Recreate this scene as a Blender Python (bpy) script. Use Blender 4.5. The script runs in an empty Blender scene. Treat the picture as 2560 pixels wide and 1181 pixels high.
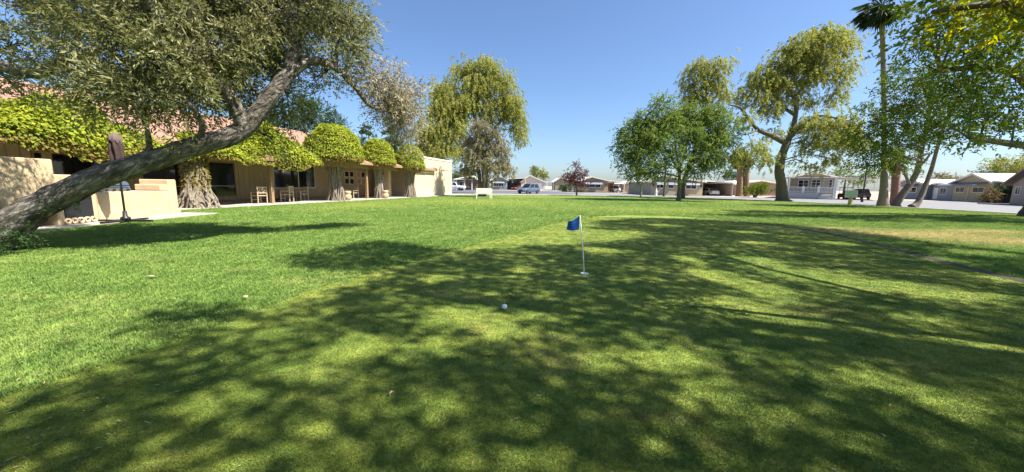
import bpy, bmesh, math, random
import numpy as np
from mathutils import Vector, Matrix

rng = np.random.default_rng(7)
random.seed(7)
SC = bpy.context.scene
COL = SC.collection
R = math.radians

# ------------------------------------------------------------------ camera
CAM_H, FPX, ROLL = 1.35, 900.0, R(0.9)
PITCH = math.atan(127 / 900.0)
cam_d = bpy.data.cameras.new('camera')
cam_d.sensor_width = 36.0
cam_d.lens = 36.0 * FPX / 2560.0
cam_d.clip_start = 0.05
cam_d.clip_end = 3000
cam = bpy.data.objects.new('camera', cam_d)
COL.objects.link(cam)
_f = Vector((0, math.cos(PITCH), -math.sin(PITCH)))
_u0 = Vector((0, math.sin(PITCH), math.cos(PITCH)))
_r0 = Vector((1, 0, 0))
_c, _s = math.cos(ROLL), math.sin(ROLL)
_r = _r0 * _c + _u0 * _s
_u = -_r0 * _s + _u0 * _c
M = Matrix((( _r.x, _u.x, -_f.x, 0), (_r.y, _u.y, -_f.y, 0), (_r.z, _u.z, -_f.z, CAM_H), (0, 0, 0, 1)))
cam.matrix_world = M
SC.camera = cam

# ------------------------------------------------------------------ light
SHX, SHY = -0.75, 0.23                     # metres a shadow travels per metre of height
sun_from = Vector((-SHX, -SHY, 1)).normalized()
SUN_EL = math.asin(sun_from.z)
world = bpy.data.worlds.new('World')
SC.world = world
world.use_nodes = True
wn = world.node_tree.nodes
wl = world.node_tree.links
bg = wn['Background']
sky = wn.new('ShaderNodeTexSky')
sky.sky_type = 'NISHITA'
sky.sun_disc = False
sky.sun_elevation = SUN_EL
sky.sun_rotation = math.atan2(sun_from.x, sun_from.y)
sky.altitude = 350
sky.air_density = 1.0
sky.dust_density = 1.5
sky.ozone_density = 7.0
wl.new(sky.outputs[0], bg.inputs[0])
bg.inputs[1].default_value = 0.078
sun_d = bpy.data.lights.new('sun', 'SUN')
sun_d.energy = 5.0
sun_d.angle = R(0.53)
sun_d.color = (1.0, 0.955, 0.87)
sun = bpy.data.objects.new('sun', sun_d)
sun.rotation_euler = (-sun_from).to_track_quat('-Z', 'Y').to_euler()
sun.location = (20, -10, 40)
COL.objects.link(sun)
vs = SC.view_settings
vs.view_transform = 'Standard'
vs.look = 'None'
vs.gamma = 1
vs.use_curve_mapping = False
vs.exposure = 1.4
SC.render.film_transparent = False
SC.cycles.max_bounces = 6
SC.cycles.transparent_max_bounces = 4
SC.cycles.use_denoising = True


# ------------------------------------------------------------------ survey helper
def sight(px, py, Y):
    """A surveyed bearing (picture reading) and a distance north -> a point in metres."""
    a, b = px - 1280, 590.5 - py
    u = (a * _c - b * _s) / FPX
    v = (a * _s + b * _c) / FPX
    d = (u, math.cos(PITCH) + v * math.sin(PITCH), -math.sin(PITCH) + v * math.cos(PITCH))
    t = Y / d[1]
    return Vector((d[0] * t, Y, CAM_H + d[2] * t))


def XX(px, Y):
    return sight(px, 470, Y).x


# ------------------------------------------------------------------ materials
def new_mat(name):
    m = bpy.data.materials.new(name)
    m.use_nodes = True
    nt = m.node_tree
    return m, nt, nt.nodes, nt.links, nt.nodes['Principled BSDF']


def c4(c):
    return (c[0], c[1], c[2], 1)


def mat(name, col, rough=0.7, var=0.15, scale=3.0, bump=0.0, bscale=40.0, metal=0.0, spec=0.4, stretch=None, col2=None):
    """plain material: colour with noise variation, optional bump"""
    m, nt, N, L, b = new_mat(name)
    b.inputs['Roughness'].default_value = rough
    b.inputs['Metallic'].default_value = metal
    b.inputs['Specular IOR Level'].default_value = spec
    tc = N.new('ShaderNodeTexCoord')
    mp = N.new('ShaderNodeMapping')
    L.new(tc.outputs['Object'], mp.inputs[0])
    if stretch:
        mp.inputs['Scale'].default_value = stretch
    nz = N.new('ShaderNodeTexNoise')
    nz.inputs['Scale'].default_value = scale
    nz.inputs['Detail'].default_value = 6
    nz.inputs['Roughness'].default_value = 0.65
    L.new(mp.outputs[0], nz.inputs['Vector'])
    rp = N.new('ShaderNodeValToRGB')
    rp.color_ramp.elements[0].position = 0.3
    rp.color_ramp.elements[1].position = 0.7
    lo = col2 if col2 else [x * (1 - var) for x in col]
    hi = col if col2 else [min(1, x * (1 + var)) for x in col]
    rp.color_ramp.elements[0].color = c4(lo)
    rp.color_ramp.elements[1].color = c4(hi)
    L.new(nz.outputs[0], rp.inputs[0])
    L.new(rp.outputs[0], b.inputs['Base Color'])
    if bump:
        n2 = N.new('ShaderNodeTexNoise')
        n2.inputs['Scale'].default_value = bscale
        n2.inputs['Detail'].default_value = 4
        L.new(mp.outputs[0], n2.inputs['Vector'])
        bp = N.new('ShaderNodeBump')
        bp.inputs['Strength'].default_value = bump
        bp.inputs['Distance'].default_value = 0.03
        L.new(n2.outputs[0], bp.inputs['Height'])
        L.new(bp.outputs[0], b.inputs['Normal'])
    return m


def leaf_mat(name, dark, mid, light, trans=0.35, rough=0.65, spec=0.14):
    m, nt, N, L, b = new_mat(name)
    at = N.new('ShaderNodeAttribute')
    at.attribute_name = 'tone'
    rp = N.new('ShaderNodeValToRGB')
    e = rp.color_ramp.elements
    e[0].position, e[0].color = 0.0, c4(dark)
    e[1].position, e[1].color = 1.0, c4(light)
    k = e.new(0.5)
    k.color = c4(mid)
    L.new(at.outputs['Fac'], rp.inputs[0])
    L.new(rp.outputs[0], b.inputs['Base Color'])
    b.inputs['Roughness'].default_value = rough
    b.inputs['Specular IOR Level'].default_value = spec
    tr = N.new('ShaderNodeBsdfTranslucent')
    hs = N.new('ShaderNodeHueSaturation')
    hs.inputs['Saturation'].default_value = 1.1
    hs.inputs['Value'].default_value = 1.35
    L.new(rp.outputs[0], hs.inputs['Color'])
    L.new(hs.outputs[0], tr.inputs[0])
    mx = N.new('ShaderNodeMixShader')
    mx.inputs[0].default_value = trans
    L.new(b.outputs[0], mx.inputs[1])
    L.new(tr.outputs[0], mx.inputs[2])
    L.new(mx.outputs[0], N['Material Output'].inputs[0])
    return m


def glass_mat(name, tint=(0.012, 0.014, 0.016), rough=0.05):
    m, nt, N, L, b = new_mat(name)
    b.inputs['Base Color'].default_value = c4(tint)
    b.inputs['Roughness'].default_value = rough
    b.inputs['Specular IOR Level'].default_value = 0.6
    tc = N.new('ShaderNodeTexCoord')
    nz = N.new('ShaderNodeTexNoise')
    nz.inputs['Scale'].default_value = 1.3
    bp = N.new('ShaderNodeBump')
    bp.inputs['Strength'].default_value = 0.04
    L.new(tc.outputs['Object'], nz.inputs['Vector'])
    L.new(nz.outputs[0], bp.inputs['Height'])
    L.new(bp.outputs[0], b.inputs['Normal'])
    return m


def turf_mat(name, base, blade=False, tips=1.0):
    """turf: colour from world position at several scales; dry and worn patches"""
    m, nt, N, L, b = new_mat(name)
    g = N.new('ShaderNodeNewGeometry')

    def noise(scale, detail=3.0, rough=0.6, off=0.0):
        mp = N.new('ShaderNodeMapping')
        mp.inputs['Location'].default_value = (off, off * 1.7, 0)
        mp.inputs['Scale'].default_value = (1, 1, 0)
        L.new(g.outputs['Position'], mp.inputs[0])
        n = N.new('ShaderNodeTexNoise')
        n.inputs['Scale'].default_value = scale
        n.inputs['Detail'].default_value = detail
        n.inputs['Roughness'].default_value = rough
        L.new(mp.outputs[0], n.inputs['Vector'])
        return n.outputs[0]

    def ramp(src, p0, p1, c0, c1):
        r = N.new('ShaderNodeValToRGB')
        r.color_ramp.elements[0].position = p0
        r.color_ramp.elements[1].position = p1
        r.color_ramp.elements[0].color = c4(c0)
        r.color_ramp.elements[1].color = c4(c1)
        L.new(src, r.inputs[0])
        return r.outputs[0]

    def mix(fac, a, c, mode='MIX'):
        x = N.new('ShaderNodeMix')
        x.data_type = 'RGBA'
        x.blend_type = mode
        if isinstance(fac, float):
            x.inputs[0].default_value = fac
        else:
            L.new(fac, x.inputs[0])
        for s, i in ((a, 6), (c, 7)):
            if isinstance(s, tuple):
                x.inputs[i].default_value = c4(s)
            else:
                L.new(s, x.inputs[i])
        return x.outputs[2]

    dk, md, lt, dry = base
    col = ramp(noise(0.55, 4), 0.33, 0.68, md, lt)
    col = mix(ramp(noise(2.4, 5, 0.7, 3.0), 0.42, 0.7, (0, 0, 0), (0.75, 0.75, 0.75)), col, dk)
    # dry yellow patches
    col = mix(ramp(noise(0.9, 5, 0.7, 11.0), 0.56, 0.75, (0, 0, 0), (0.8, 0.8, 0.8)), col, dry)
    # thin worn soil spots
    spots = [(0.75, 1.98, 0.22, 0.11), (1.05, 1.93, 0.2, 0.09), (1.1, 1.74, 0.22, 0.08), (-0.98, 4.42, 0.22, 0.13), (-1.3, 4.6, 0.14, 0.09),
             (3.5, 3.9, 0.7, 0.35), (0.66, 3.9, 0.13, 0.07), (4.3, 8.4, 0.9, 0.5)]
    soil = (0.135, 0.095, 0.055)
    bare = [(12.9, 11.3, 4.2, 1.5), (14.5, 9.8, 3.2, 1.2), (11.0, 12.8, 2.6, 0.6), (16.5, 12.5, 2.6, 0.9)]
    pale = [(-2.0, 29, 9.5, 8.0), (9.0, 22, 9.0, 4.5), (22, 24, 11.0, 5.0), (3.0, 44, 14, 7), (-9, 22, 3.5, 6), (23, 36, 9, 7)]
    wn_ = noise(7.0, 5, 0.75, 5.0)
    for (cx, cy, rx, ry) in pale + spots + bare:
        mp = N.new('ShaderNodeMapping')
        mp.vector_type = 'POINT'
        mp.inputs['Location'].default_value = (-cx / rx, -cy / ry, 0)
        mp.inputs['Scale'].default_value = (1 / rx, 1 / ry, 0)
        L.new(g.outputs['Position'], mp.inputs[0])
        ln = N.new('ShaderNodeVectorMath')
        ln.operation = 'LENGTH'
        L.new(mp.outputs[0], ln.inputs[0])
        ad = N.new('ShaderNodeMath')
        ad.operation = 'MULTIPLY_ADD'
        L.new(wn_, ad.inputs[0])
        ad.inputs[1].default_value = 2.2
        L.new(ln.outputs['Value'], ad.inputs[2])
        big = (cx, cy, rx, ry) in bare
        soft = (cx, cy, rx, ry) in pale
        msk = ramp(ad.outputs[0], 0.55, 1.0, (1.0,) * 3 if big else ((0.8,) * 3 if soft else (0.6,) * 3), (0, 0, 0))
        r = msk.node.color_ramp
        r.elements[0].position, r.elements[1].position = (0.45, 1.0) if big else (0.35, 0.95)
        # shift so that lengths of about 1 plus noise land inside the ramp
        sc_ = N.new('ShaderNodeMath')
        sc_.operation = 'MULTIPLY'
        L.new(ad.outputs[0], sc_.inputs[0])
        sc_.inputs[1].default_value = 0.45
        L.new(sc_.outputs[0], msk.node.inputs[0])
        col = mix(msk, col, (0.50, 0.39, 0.22) if big else ((0.34, 0.37, 0.10) if soft else soil))
    # clump-scale variation, then blade-scale mottling
    col = mix(1.0, col, ramp(noise(5.5, 4, 0.7, 7.0), 0.3, 0.7, (0.68, 0.72, 0.7), (1.22, 1.18, 1.15)), 'MULTIPLY')
    fine = ramp(noise(38.0, 4, 0.8, 1.0), 0.3, 0.72, (0.55, 0.6, 0.5), (1.25, 1.22, 1.15))
    col = mix(1.0, col, fine, 'MULTIPLY')
    if blade:
        oi = N.new('ShaderNodeObjectInfo')
        rv = ramp(oi.outputs['Random'], 0.0, 1.0, (0.72 * tips, 0.78 * tips, 0.7 * tips), (1.32 * tips, 1.25 * tips, 1.2 * tips))
        col = mix(1.0, col, rv, 'MULTIPLY')
    L.new(col, b.inputs['Base Color'])
    b.inputs['Roughness'].default_value = 0.75
    b.inputs['Specular IOR Level'].default_value = 0.2
    if blade:
        tr = N.new('ShaderNodeBsdfTranslucent')
        L.new(col, tr.inputs[0])
        mx = N.new('ShaderNodeMixShader')
        mx.inputs[0].default_value = 0.3
        L.new(b.outputs[0], mx.inputs[1])
        L.new(tr.outputs[0], mx.inputs[2])
        L.new(mx.outputs[0], N['Material Output'].inputs[0])
    else:
        bp = N.new('ShaderNodeBump')
        bp.inputs['Strength'].default_value = 0.6
        bp.inputs['Distance'].default_value = 0.03
        n2 = N.new('ShaderNodeTexNoise')
        n2.inputs['Scale'].default_value = 55
        n2.inputs['Detail'].default_value = 5
        L.new(g.outputs['Position'], n2.inputs['Vector'])
        L.new(n2.outputs[0], bp.inputs['Height'])
        L.new(bp.outputs[0], b.inputs['Normal'])
    return m


ROUGH_C = ((0.062, 0.134, 0.028), (0.150, 0.240, 0.056), (0.240, 0.315, 0.090), (0.340, 0.340, 0.140))
GREEN_C = ((0.072, 0.145, 0.032), (0.185, 0.252, 0.050), (0.300, 0.328, 0.072), (0.390, 0.360, 0.118))
MT = {}
MT['rough'] = turf_mat('rough_turf', ROUGH_C)
MT['green'] = turf_mat('green_turf', GREEN_C)
MT['rough_b'] = turf_mat('rough_blade', ROUGH_C, True, 1.3)
MT['green_b'] = turf_mat('green_blade', GREEN_C, True, 1.1)
MT['desert'] = mat('desert_ground', (0.34, 0.27, 0.20), 0.9, 0.15, 0.4, 0.3, 8)
MT['asphalt'] = mat('pale_asphalt', (0.175, 0.172, 0.178), 0.9, 0.12, 0.6, 0.3, 60)
MT['asphalt_dark'] = mat('asphalt', (0.095, 0.095, 0.108), 0.9, 0.12, 0.6, 0.3, 60)
MT['concrete'] = mat('concrete', (0.46, 0.43, 0.38), 0.85, 0.10, 1.5, 0.2, 60)
MT['patio'] = mat('patio_concrete', (0.40, 0.36, 0.31), 0.8, 0.16, 1.2, 0.2, 30)
MT['gravel'] = mat('pink_gravel', (0.42, 0.30, 0.24), 0.95, 0.25, 6.0, 0.6, 80)
MT['stucco'] = mat('tan_stucco', (0.52, 0.385, 0.23), 0.92, 0.17, 1.4, 0.5, 45)
MT['stucco_pale'] = mat('pale_stucco', (0.54, 0.42, 0.275), 0.92, 0.13, 0.9, 0.4, 45)
MT['board'] = mat('painted_board', (0.40, 0.295, 0.165), 0.75, 0.14, 3.0, 0.25, 30, stretch=(6, 6, 0.5))
MT['board_back'] = mat('board_backing', (0.24, 0.17, 0.10), 0.85, 0.1, 3.0)
MT['beam'] = mat('brown_beam', (0.26, 0.165, 0.085), 0.8, 0.2, 4.0, 0.3, 30)
MT['cream_trim'] = mat('cream_trim', (0.66, 0.60, 0.48), 0.6, 0.05)
MT['white'] = mat('white_paint', (0.78, 0.77, 0.74), 0.5, 0.05, 3.0)
MT['cream_paint'] = mat('cream_paint', (0.60, 0.56, 0.48), 0.6, 0.08, 3.0)
MT['white_roof'] = mat('white_roof', (0.74, 0.72, 0.68), 0.6, 0.06, 0.7)
MT['glass'] = glass_mat('dark_glass')
MT['black'] = mat('black_metal', (0.018, 0.018, 0.02), 0.45, 0.1)
MT['bark'] = mat('grey_bark', (0.21, 0.18, 0.145), 0.95, 0.3, 9.0, 0.9, 16, col2=(0.085, 0.07, 0.055))
def fissured_bark():
    m, nt, N, L, b = new_mat('fissured_bark')
    tc = N.new('ShaderNodeTexCoord')
    r = N.new('ShaderNodeMapping')
    r.inputs['Rotation'].default_value = (0, R(30), 0)
    L.new(tc.outputs['Object'], r.inputs[0])
    sc = N.new('ShaderNodeMapping')
    sc.inputs['Scale'].default_value = (0.28, 1, 1)
    L.new(r.outputs[0], sc.inputs[0])
    n1 = N.new('ShaderNodeTexNoise')
    n1.inputs['Scale'].default_value = 11
    n1.inputs['Detail'].default_value = 8
    n1.inputs['Roughness'].default_value = 0.75
    n1.inputs['Distortion'].default_value = 0.6
    L.new(sc.outputs[0], n1.inputs['Vector'])
    v = N.new('ShaderNodeTexVoronoi')
    v.feature = 'DISTANCE_TO_EDGE'
    v.inputs['Scale'].default_value = 9
    L.new(sc.outputs[0], v.inputs['Vector'])
    rp = N.new('ShaderNodeValToRGB')
    e = rp.color_ramp.elements
    e[0].position, e[0].color = 0.36, (0.022, 0.018, 0.014, 1)
    e[1].position, e[1].color = 0.66, (0.42, 0.37, 0.31, 1)
    k = e.new(0.5)
    k.color = (0.125, 0.102, 0.08, 1)
    L.new(n1.outputs[0], rp.inputs[0])
    L.new(rp.outputs[0], b.inputs['Base Color'])
    b.inputs['Roughness'].default_value = 0.95
    ad = N.new('ShaderNodeMath')
    ad.operation = 'MULTIPLY_ADD'
    L.new(v.outputs[0], ad.inputs[0])
    ad.inputs[1].default_value = 1.5
    L.new(n1.outputs[0], ad.inputs[2])
    bp = N.new('ShaderNodeBump')
    bp.inputs['Strength'].default_value = 1.0
    bp.inputs['Distance'].default_value = 0.08
    L.new(ad.outputs[0], bp.inputs['Height'])
    L.new(bp.outputs[0], b.inputs['Normal'])
    return m


MT['bark_fissured'] = fissured_bark()
MT['bark_pale'] = mat('pale_bark', (0.36, 0.33, 0.28), 0.95, 0.3, 8.0, 0.9, 14, col2=(0.16, 0.14, 0.11))
MT['bark_brown'] = mat('brown_bark', (0.15, 0.115, 0.08), 0.95, 0.3, 7.0, 0.9, 14, col2=(0.07, 0.055, 0.04))
MT['bark_olive'] = mat('olive_green_bark', (0.17, 0.145, 0.085), 0.95, 0.3, 6.0, 0.8, 12, col2=(0.085, 0.075, 0.045))
MT['palm_trunk'] = mat('palm_trunk', (0.20, 0.165, 0.125), 0.95, 0.2, 5.0, 0.8, 10, stretch=(1, 1, 4))
MT['palm_skirt'] = mat('palm_skirt', (0.20, 0.135, 0.075), 0.95, 0.3, 6.0, 0.9, 14, stretch=(2, 2, 0.6))
MT['palm_red'] = mat('palm_fibre', (0.24, 0.12, 0.085), 0.95, 0.3, 8.0, 0.9, 14)
MT['vine_wood'] = mat('vine_wood', (0.30, 0.245, 0.185), 0.95, 0.3, 8.0, 0.7, 25, col2=(0.15, 0.12, 0.09))
MT['vine_core'] = mat('dead_vine_thatch', (0.16, 0.10, 0.05), 0.95, 0.4, 6.0, 0.9, 18)
MT['edge_shade'] = mat('edge_shade', (0.035, 0.030, 0.018), 0.95, 0.4, 12.0, 0.5, 60)  # near-black tone of the painted shade line beside the green
MT['wood'] = mat('weathered_wood', (0.42, 0.33, 0.22), 0.75, 0.15, 5.0, 0.2, 40)
MT['terracotta'] = mat('terracotta', (0.47, 0.32, 0.20), 0.8, 0.12, 4.0, 0.1)
MT['umbrella'] = mat('umbrella_cloth', (0.05, 0.027, 0.025), 0.85, 0.25, 6.0, 0.2)
MT['umbrella_top'] = mat('umbrella_top_cloth', (0.13, 0.085, 0.08), 0.85, 0.2, 6.0, 0.2)
MT['steel'] = mat('stainless', (0.42, 0.43, 0.45), 0.3, 0.08, metal=0.9)
MT['flag'] = mat('blue_flag_cloth', (0.008, 0.085, 0.30), 0.7, 0.1, 6.0)
MT['ball'] = mat('ball_white', (0.82, 0.82, 0.80), 0.3, 0.02)
MT['tyre'] = mat('tyre_rubber', (0.02, 0.02, 0.02), 0.85, 0.1)
MT['rim'] = mat('alloy_rim', (0.55, 0.55, 0.57), 0.35, 0.05, metal=0.7)
MT['lamp_red'] = mat('tail_lamp', (0.32, 0.02, 0.02), 0.25, 0.05)
MT['lamp_clear'] = mat('head_lamp', (0.75, 0.77, 0.8), 0.15, 0.03)
MT['plate'] = mat('number_plate', (0.6, 0.6, 0.58), 0.5, 0.03)
MT['sign_green'] = mat('pale_green_sign', (0.44, 0.56, 0.40), 0.6, 0.05)
MT['sign_wood'] = mat('yellowed_post', (0.42, 0.32, 0.13), 0.8, 0.2, 8.0)
MT['brick'] = mat('pink_blocks', (0.46, 0.33, 0.26), 0.9, 0.12, 5.0, 0.3, 40)
MT['orange_wall'] = mat('rust_wall', (0.44, 0.24, 0.12), 0.85, 0.1)


def shingle_mat():
    m, nt, N, L, b = new_mat('clay_shingle')
    tc = N.new('ShaderNodeTexCoord')
    bk = N.new('ShaderNodeTexBrick')
    bk.inputs['Color1'].default_value = (0.29, 0.15, 0.10, 1)
    bk.inputs['Color2'].default_value = (0.35, 0.20, 0.135, 1)
    bk.inputs['Mortar'].default_value = (0.22, 0.125, 0.085, 1)
    bk.inputs['Scale'].default_value = 1.0
    bk.inputs['Mortar Size'].default_value = 0.012
    bk.inputs['Brick Width'].default_value = 0.32
    bk.inputs['Row Height'].default_value = 0.15
    L.new(tc.outputs['Object'], bk.inputs['Vector'])
    nz = N.new('ShaderNodeTexNoise')
    nz.inputs['Scale'].default_value = 0.8
    nz.inputs['Detail'].default_value = 5
    L.new(tc.outputs['Object'], nz.inputs['Vector'])
    rp = N.new('ShaderNodeValToRGB')
    rp.color_ramp.elements[0].color = (0.78, 0.78, 0.78, 1)
    rp.color_ramp.elements[1].color = (1.2, 1.2, 1.2, 1)
    L.new(nz.outputs[0], rp.inputs[0])
    mx = N.new('ShaderNodeMix')
    mx.data_type = 'RGBA'
    mx.blend_type = 'MULTIPLY'
    mx.inputs[0].default_value = 1.0
    L.new(bk.outputs[0], mx.inputs[6])
    L.new(rp.outputs[0], mx.inputs[7])
    L.new(mx.outputs[2], b.inputs['Base Color'])
    b.inputs['Roughness'].default_value = 0.9
    return m


MT['shingle'] = shingle_mat()


def siding_mat(name, col, dark=0.7, pitch=0.2):
    """horizontal lap siding: a ribbed relief"""
    m = mat(name, col, 0.65, 0.06, 1.5)
    nt = m.node_tree
    N, L = nt.nodes, nt.links
    tc = N.new('ShaderNodeTexCoord')
    w = N.new('ShaderNodeTexWave')
    w.wave_type = 'BANDS'
    w.bands_direction = 'Z'
    w.wave_profile = 'SAW'
    w.inputs['Scale'].default_value = 1.0 / pitch / 3.14159 * 0.5 * 3.14159
    L.new(tc.outputs['Object'], w.inputs['Vector'])
    bp = N.new('ShaderNodeBump')
    bp.inputs['Strength'].default_value = 0.5
    bp.inputs['Distance'].default_value = 0.03
    L.new(w.outputs[0], bp.inputs['Height'])
    L.new(bp.outputs[0], N['Principled BSDF'].inputs['Normal'])
    return m


for k, c in dict(sd_blue=(0.15, 0.21, 0.28), sd_cream=(0.36, 0.31, 0.22), sd_tan=(0.30, 0.24, 0.17), sd_white=(0.52, 0.51, 0.50), sd_pink=(0.36, 0.29, 0.24),
                 sd_grey=(0.27, 0.30, 0.34), sd_brown=(0.20, 0.13, 0.085), sd_yellow=(0.44, 0.39, 0.25)).items():
    MT[k] = siding_mat(k, c)
MT['awning'] = mat('awning_blue_grey', (0.14, 0.165, 0.20), 0.5, 0.08, 2.0)
MT['roof_grey'] = mat('grey_roof', (0.40, 0.38, 0.36), 0.8, 0.1, 0.8)
MT['roof_dark'] = mat('dark_roof', (0.17, 0.15, 0.14), 0.85, 0.12, 0.8)

LM = {}
LM['olive'] = leaf_mat('olive_leaf', (0.055, 0.070, 0.018), (0.150, 0.155, 0.052), (0.37, 0.35, 0.19), 0.34)
LM['olive_dry'] = leaf_mat('dry_olive_leaf', (0.16, 0.145, 0.085), (0.32, 0.275, 0.18), (0.46, 0.42, 0.31), 0.28)
LM['ivy'] = leaf_mat('ivy_leaf', (0.22, 0.13, 0.045), (0.165, 0.225, 0.022), (0.42, 0.43, 0.045), 0.38)
LM['willow'] = leaf_mat('willow_leaf', (0.100, 0.125, 0.028), (0.250, 0.265, 0.060), (0.42, 0.41, 0.12), 0.42)
LM['greywillow'] = leaf_mat('grey_leaf', (0.125, 0.115, 0.065), (0.245, 0.220, 0.130), (0.37, 0.34, 0.21), 0.32)
LM['ash'] = leaf_mat('ash_leaf', (0.055, 0.092, 0.020), (0.125, 0.180, 0.040), (0.250, 0.305, 0.080), 0.42)
LM['near'] = leaf_mat('overhead_leaf', (0.050, 0.095, 0.014), (0.125, 0.180, 0.026), (0.34, 0.31, 0.035), 0.26)
LM['spray'] = leaf_mat('hanging_spray_leaf', (0.07, 0.12, 0.014), (0.18, 0.21, 0.026), (0.50, 0.40, 0.03), 0.55)  # yellow leaf, brightened in the colour to stand in for missing sunlight
LM['red'] = leaf_mat('plum_leaf', (0.055, 0.020, 0.022), (0.130, 0.055, 0.055), (0.20, 0.105, 0.10), 0.35)
LM['dark'] = leaf_mat('dark_leaf', (0.020, 0.042, 0.012), (0.045, 0.082, 0.022), (0.095, 0.135, 0.04), 0.30)
LM['palm'] = leaf_mat('palm_leaf', (0.025, 0.045, 0.015), (0.055, 0.085, 0.028), (0.12, 0.14, 0.06), 0.25)
LM['shrub'] = leaf_mat('shrub_leaf', (0.05, 0.085, 0.012), (0.12, 0.17, 0.02), (0.24, 0.28, 0.03), 0.35)
LM['dry'] = leaf_mat('fallen_leaf', (0.16, 0.10, 0.05), (0.34, 0.25, 0.12), (0.52, 0.43, 0.24), 0.15)


# ------------------------------------------------------------------ mesh helpers
class MB:
    def __init__(self):
        self.v, self.f = [], []

    def add(self, vs_, fs):
        o = len(self.v)
        self.v += [tuple(x) for x in vs_]
        self.f += [tuple(i + o for i in q) for q in fs]
        return self

    def box(self, c, s, rz=0.0, rx=0.0, taper=1.0):
        hx, hy, hz = s[0] / 2, s[1] / 2, s[2] / 2
        pts = []
        for z in (-1, 1):
            t = taper if z > 0 else 1.0
            for x, y in ((-1, -1), (1, -1), (1, 1), (-1, 1)):
                p = Vector((x * hx * t, y * hy * t, z * hz))
                if rx:
                    p = Matrix.Rotation(rx, 3, 'X') @ p
                if rz:
                    p = Matrix.Rotation(rz, 3, 'Z') @ p
                pts.append(p + Vector(c))
        return self.add(pts, [(3, 2, 1, 0), (4, 5, 6, 7), (0, 1, 5, 4), (1, 2, 6, 5), (2, 3, 7, 6), (3, 0, 4, 7)])

    def span(self, a, b):
        """box from corner a to corner b"""
        return self.box([(a[i] + b[i]) / 2 for i in range(3)], [abs(b[i] - a[i]) for i in range(3)])

    def prism(self, poly, axis_vec):
        """extrude a 3-D polygon along a vector"""
        n = len(poly)
        a = [Vector(p) for p in poly]
        b = [p + Vector(axis_vec) for p in a]
        fs = [tuple(range(n))[::-1], tuple(range(n, 2 * n))]
        for i in range(n):
            j = (i + 1) % n
            fs.append((i, j, n + j, n + i))
        return self.add(a + b, fs)

    def tube(self, pts, rad, seg=8, jit=0.0, cap=True):
        P = [Vector(p) for p in pts]
        n = len(P)
        vs_, fs = [], []
        ref = Vector((0.3, 1, 0.2)).normalized()
        for i in range(n):
            t = (P[min(i + 1, n - 1)] - P[max(i - 1, 0)])
            if t.length < 1e-9:
                t = Vector((0, 0, 1))
            t.normalize()
            a = t.cross(ref)
            if a.length < 0.1:
                a = t.cross(Vector((1, 0, 0)))
            a.normalize()
            b = t.cross(a)
            r = rad[i]
            for k in range(seg):
                q = 2 * math.pi * k / seg
                rr = r * (1 + (jit * (math.sin(k * 2.1 + i * 0.35) * 0.5 + random.uniform(-0.6, 0.6)) if jit else 0))
                vs_.append(P[i] + a * (math.cos(q) * rr) + b * (math.sin(q) * rr))
        for i in range(n - 1):
            for k in range(seg):
                k2 = (k + 1) % seg
                fs.append((i * seg + k, i * seg + k2, (i + 1) * seg + k2, (i + 1) * seg + k))
        if cap:
            fs.append(tuple(range(seg))[::-1])
            fs.append(tuple((n - 1) * seg + k for k in range(seg)))
        return self.add(vs_, fs)

    def lathe(self, prof, c=(0, 0, 0), seg=16, axis='Z'):
        vs_, fs = [], []
        n = len(prof)
        for (r, h) in prof:
            for k in range(seg):
                q = 2 * math.pi * k / seg
                x, y = math.cos(q) * r, math.sin(q) * r
                p = (x, y, h) if axis == 'Z' else ((x, h, y) if axis == 'Y' else (h, x, y))
                vs_.append((p[0] + c[0], p[1] + c[1], p[2] + c[2]))
        for i in range(n - 1):
            for k in range(seg):
                k2 = (k + 1) % seg
                fs.append((i * seg + k, i * seg + k2, (i + 1) * seg + k2, (i + 1) * seg + k))
        fs.append(tuple(range(seg))[::-1])
        fs.append(tuple((n - 1) * seg + k for k in range(seg)))
        return self.add(vs_, fs)

    def build(self, name, m, parent=None, smooth=False, bevel=0.0):
        me = bpy.data.meshes.new(name)
        me.from_pydata(self.v, [], self.f)
        bm = bmesh.new()
        bm.from_mesh(me)
        bmesh.ops.recalc_face_normals(bm, faces=bm.faces)
        if bevel:
            bmesh.ops.bevel(bm, geom=list(bm.edges), offset=bevel, segments=1, affect='EDGES')
        bm.to_mesh(me)
        bm.free()
        if smooth:
            for p in me.polygons:
                p.use_smooth = True
        me.materials.append(m)
        o = bpy.data.objects.new(name, me)
        COL.objects.link(o)
        if parent:
            o.parent = parent
        return o


def tag(o, label=None, cat=None, group=None, kind=None):
    if label:
        o['label'] = label
    if cat:
        o['category'] = cat
    if group:
        o['group'] = group
    if kind:
        o['kind'] = kind
    return o


def thing(name, label, cat, loc=(0, 0, 0), rz=0.0, group=None):
    o = bpy.data.objects.new(name, None)
    o.empty_display_size = 0.2
    COL.objects.link(o)
    o.location = loc
    o.rotation_euler = (0, 0, rz)
    return tag(o, label, cat, group)


def copy_tree(o, parent=None):
    kids = list(o.children)
    c = o.copy()
    COL.objects.link(c)
    c.parent = parent
    for ch in kids:
        copy_tree(ch, c)
    return c


def smooth_path(pts, rad, n=6):
    """Catmull-Rom resample"""
    P = [Vector(p) for p in pts]
    out, rr = [], []
    for i in range(len(P) - 1):
        p0 = P[max(i - 1, 0)]
        p1, p2 = P[i], P[i + 1]
        p3 = P[min(i + 2, len(P) - 1)]
        for k in range(n):
            t = k / n
            out.append(0.5 * ((2 * p1) + (p2 - p0) * t + (2 * p0 - 5 * p1 + 4 * p2 - p3) * t * t + (3 * p1 - p0 - 3 * p2 + p3) * t ** 3))
            rr.append(rad[i] * (1 - t) + rad[i + 1] * t)
    out.append(P[-1])
    rr.append(rad[-1])
    return out, rr


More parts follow.
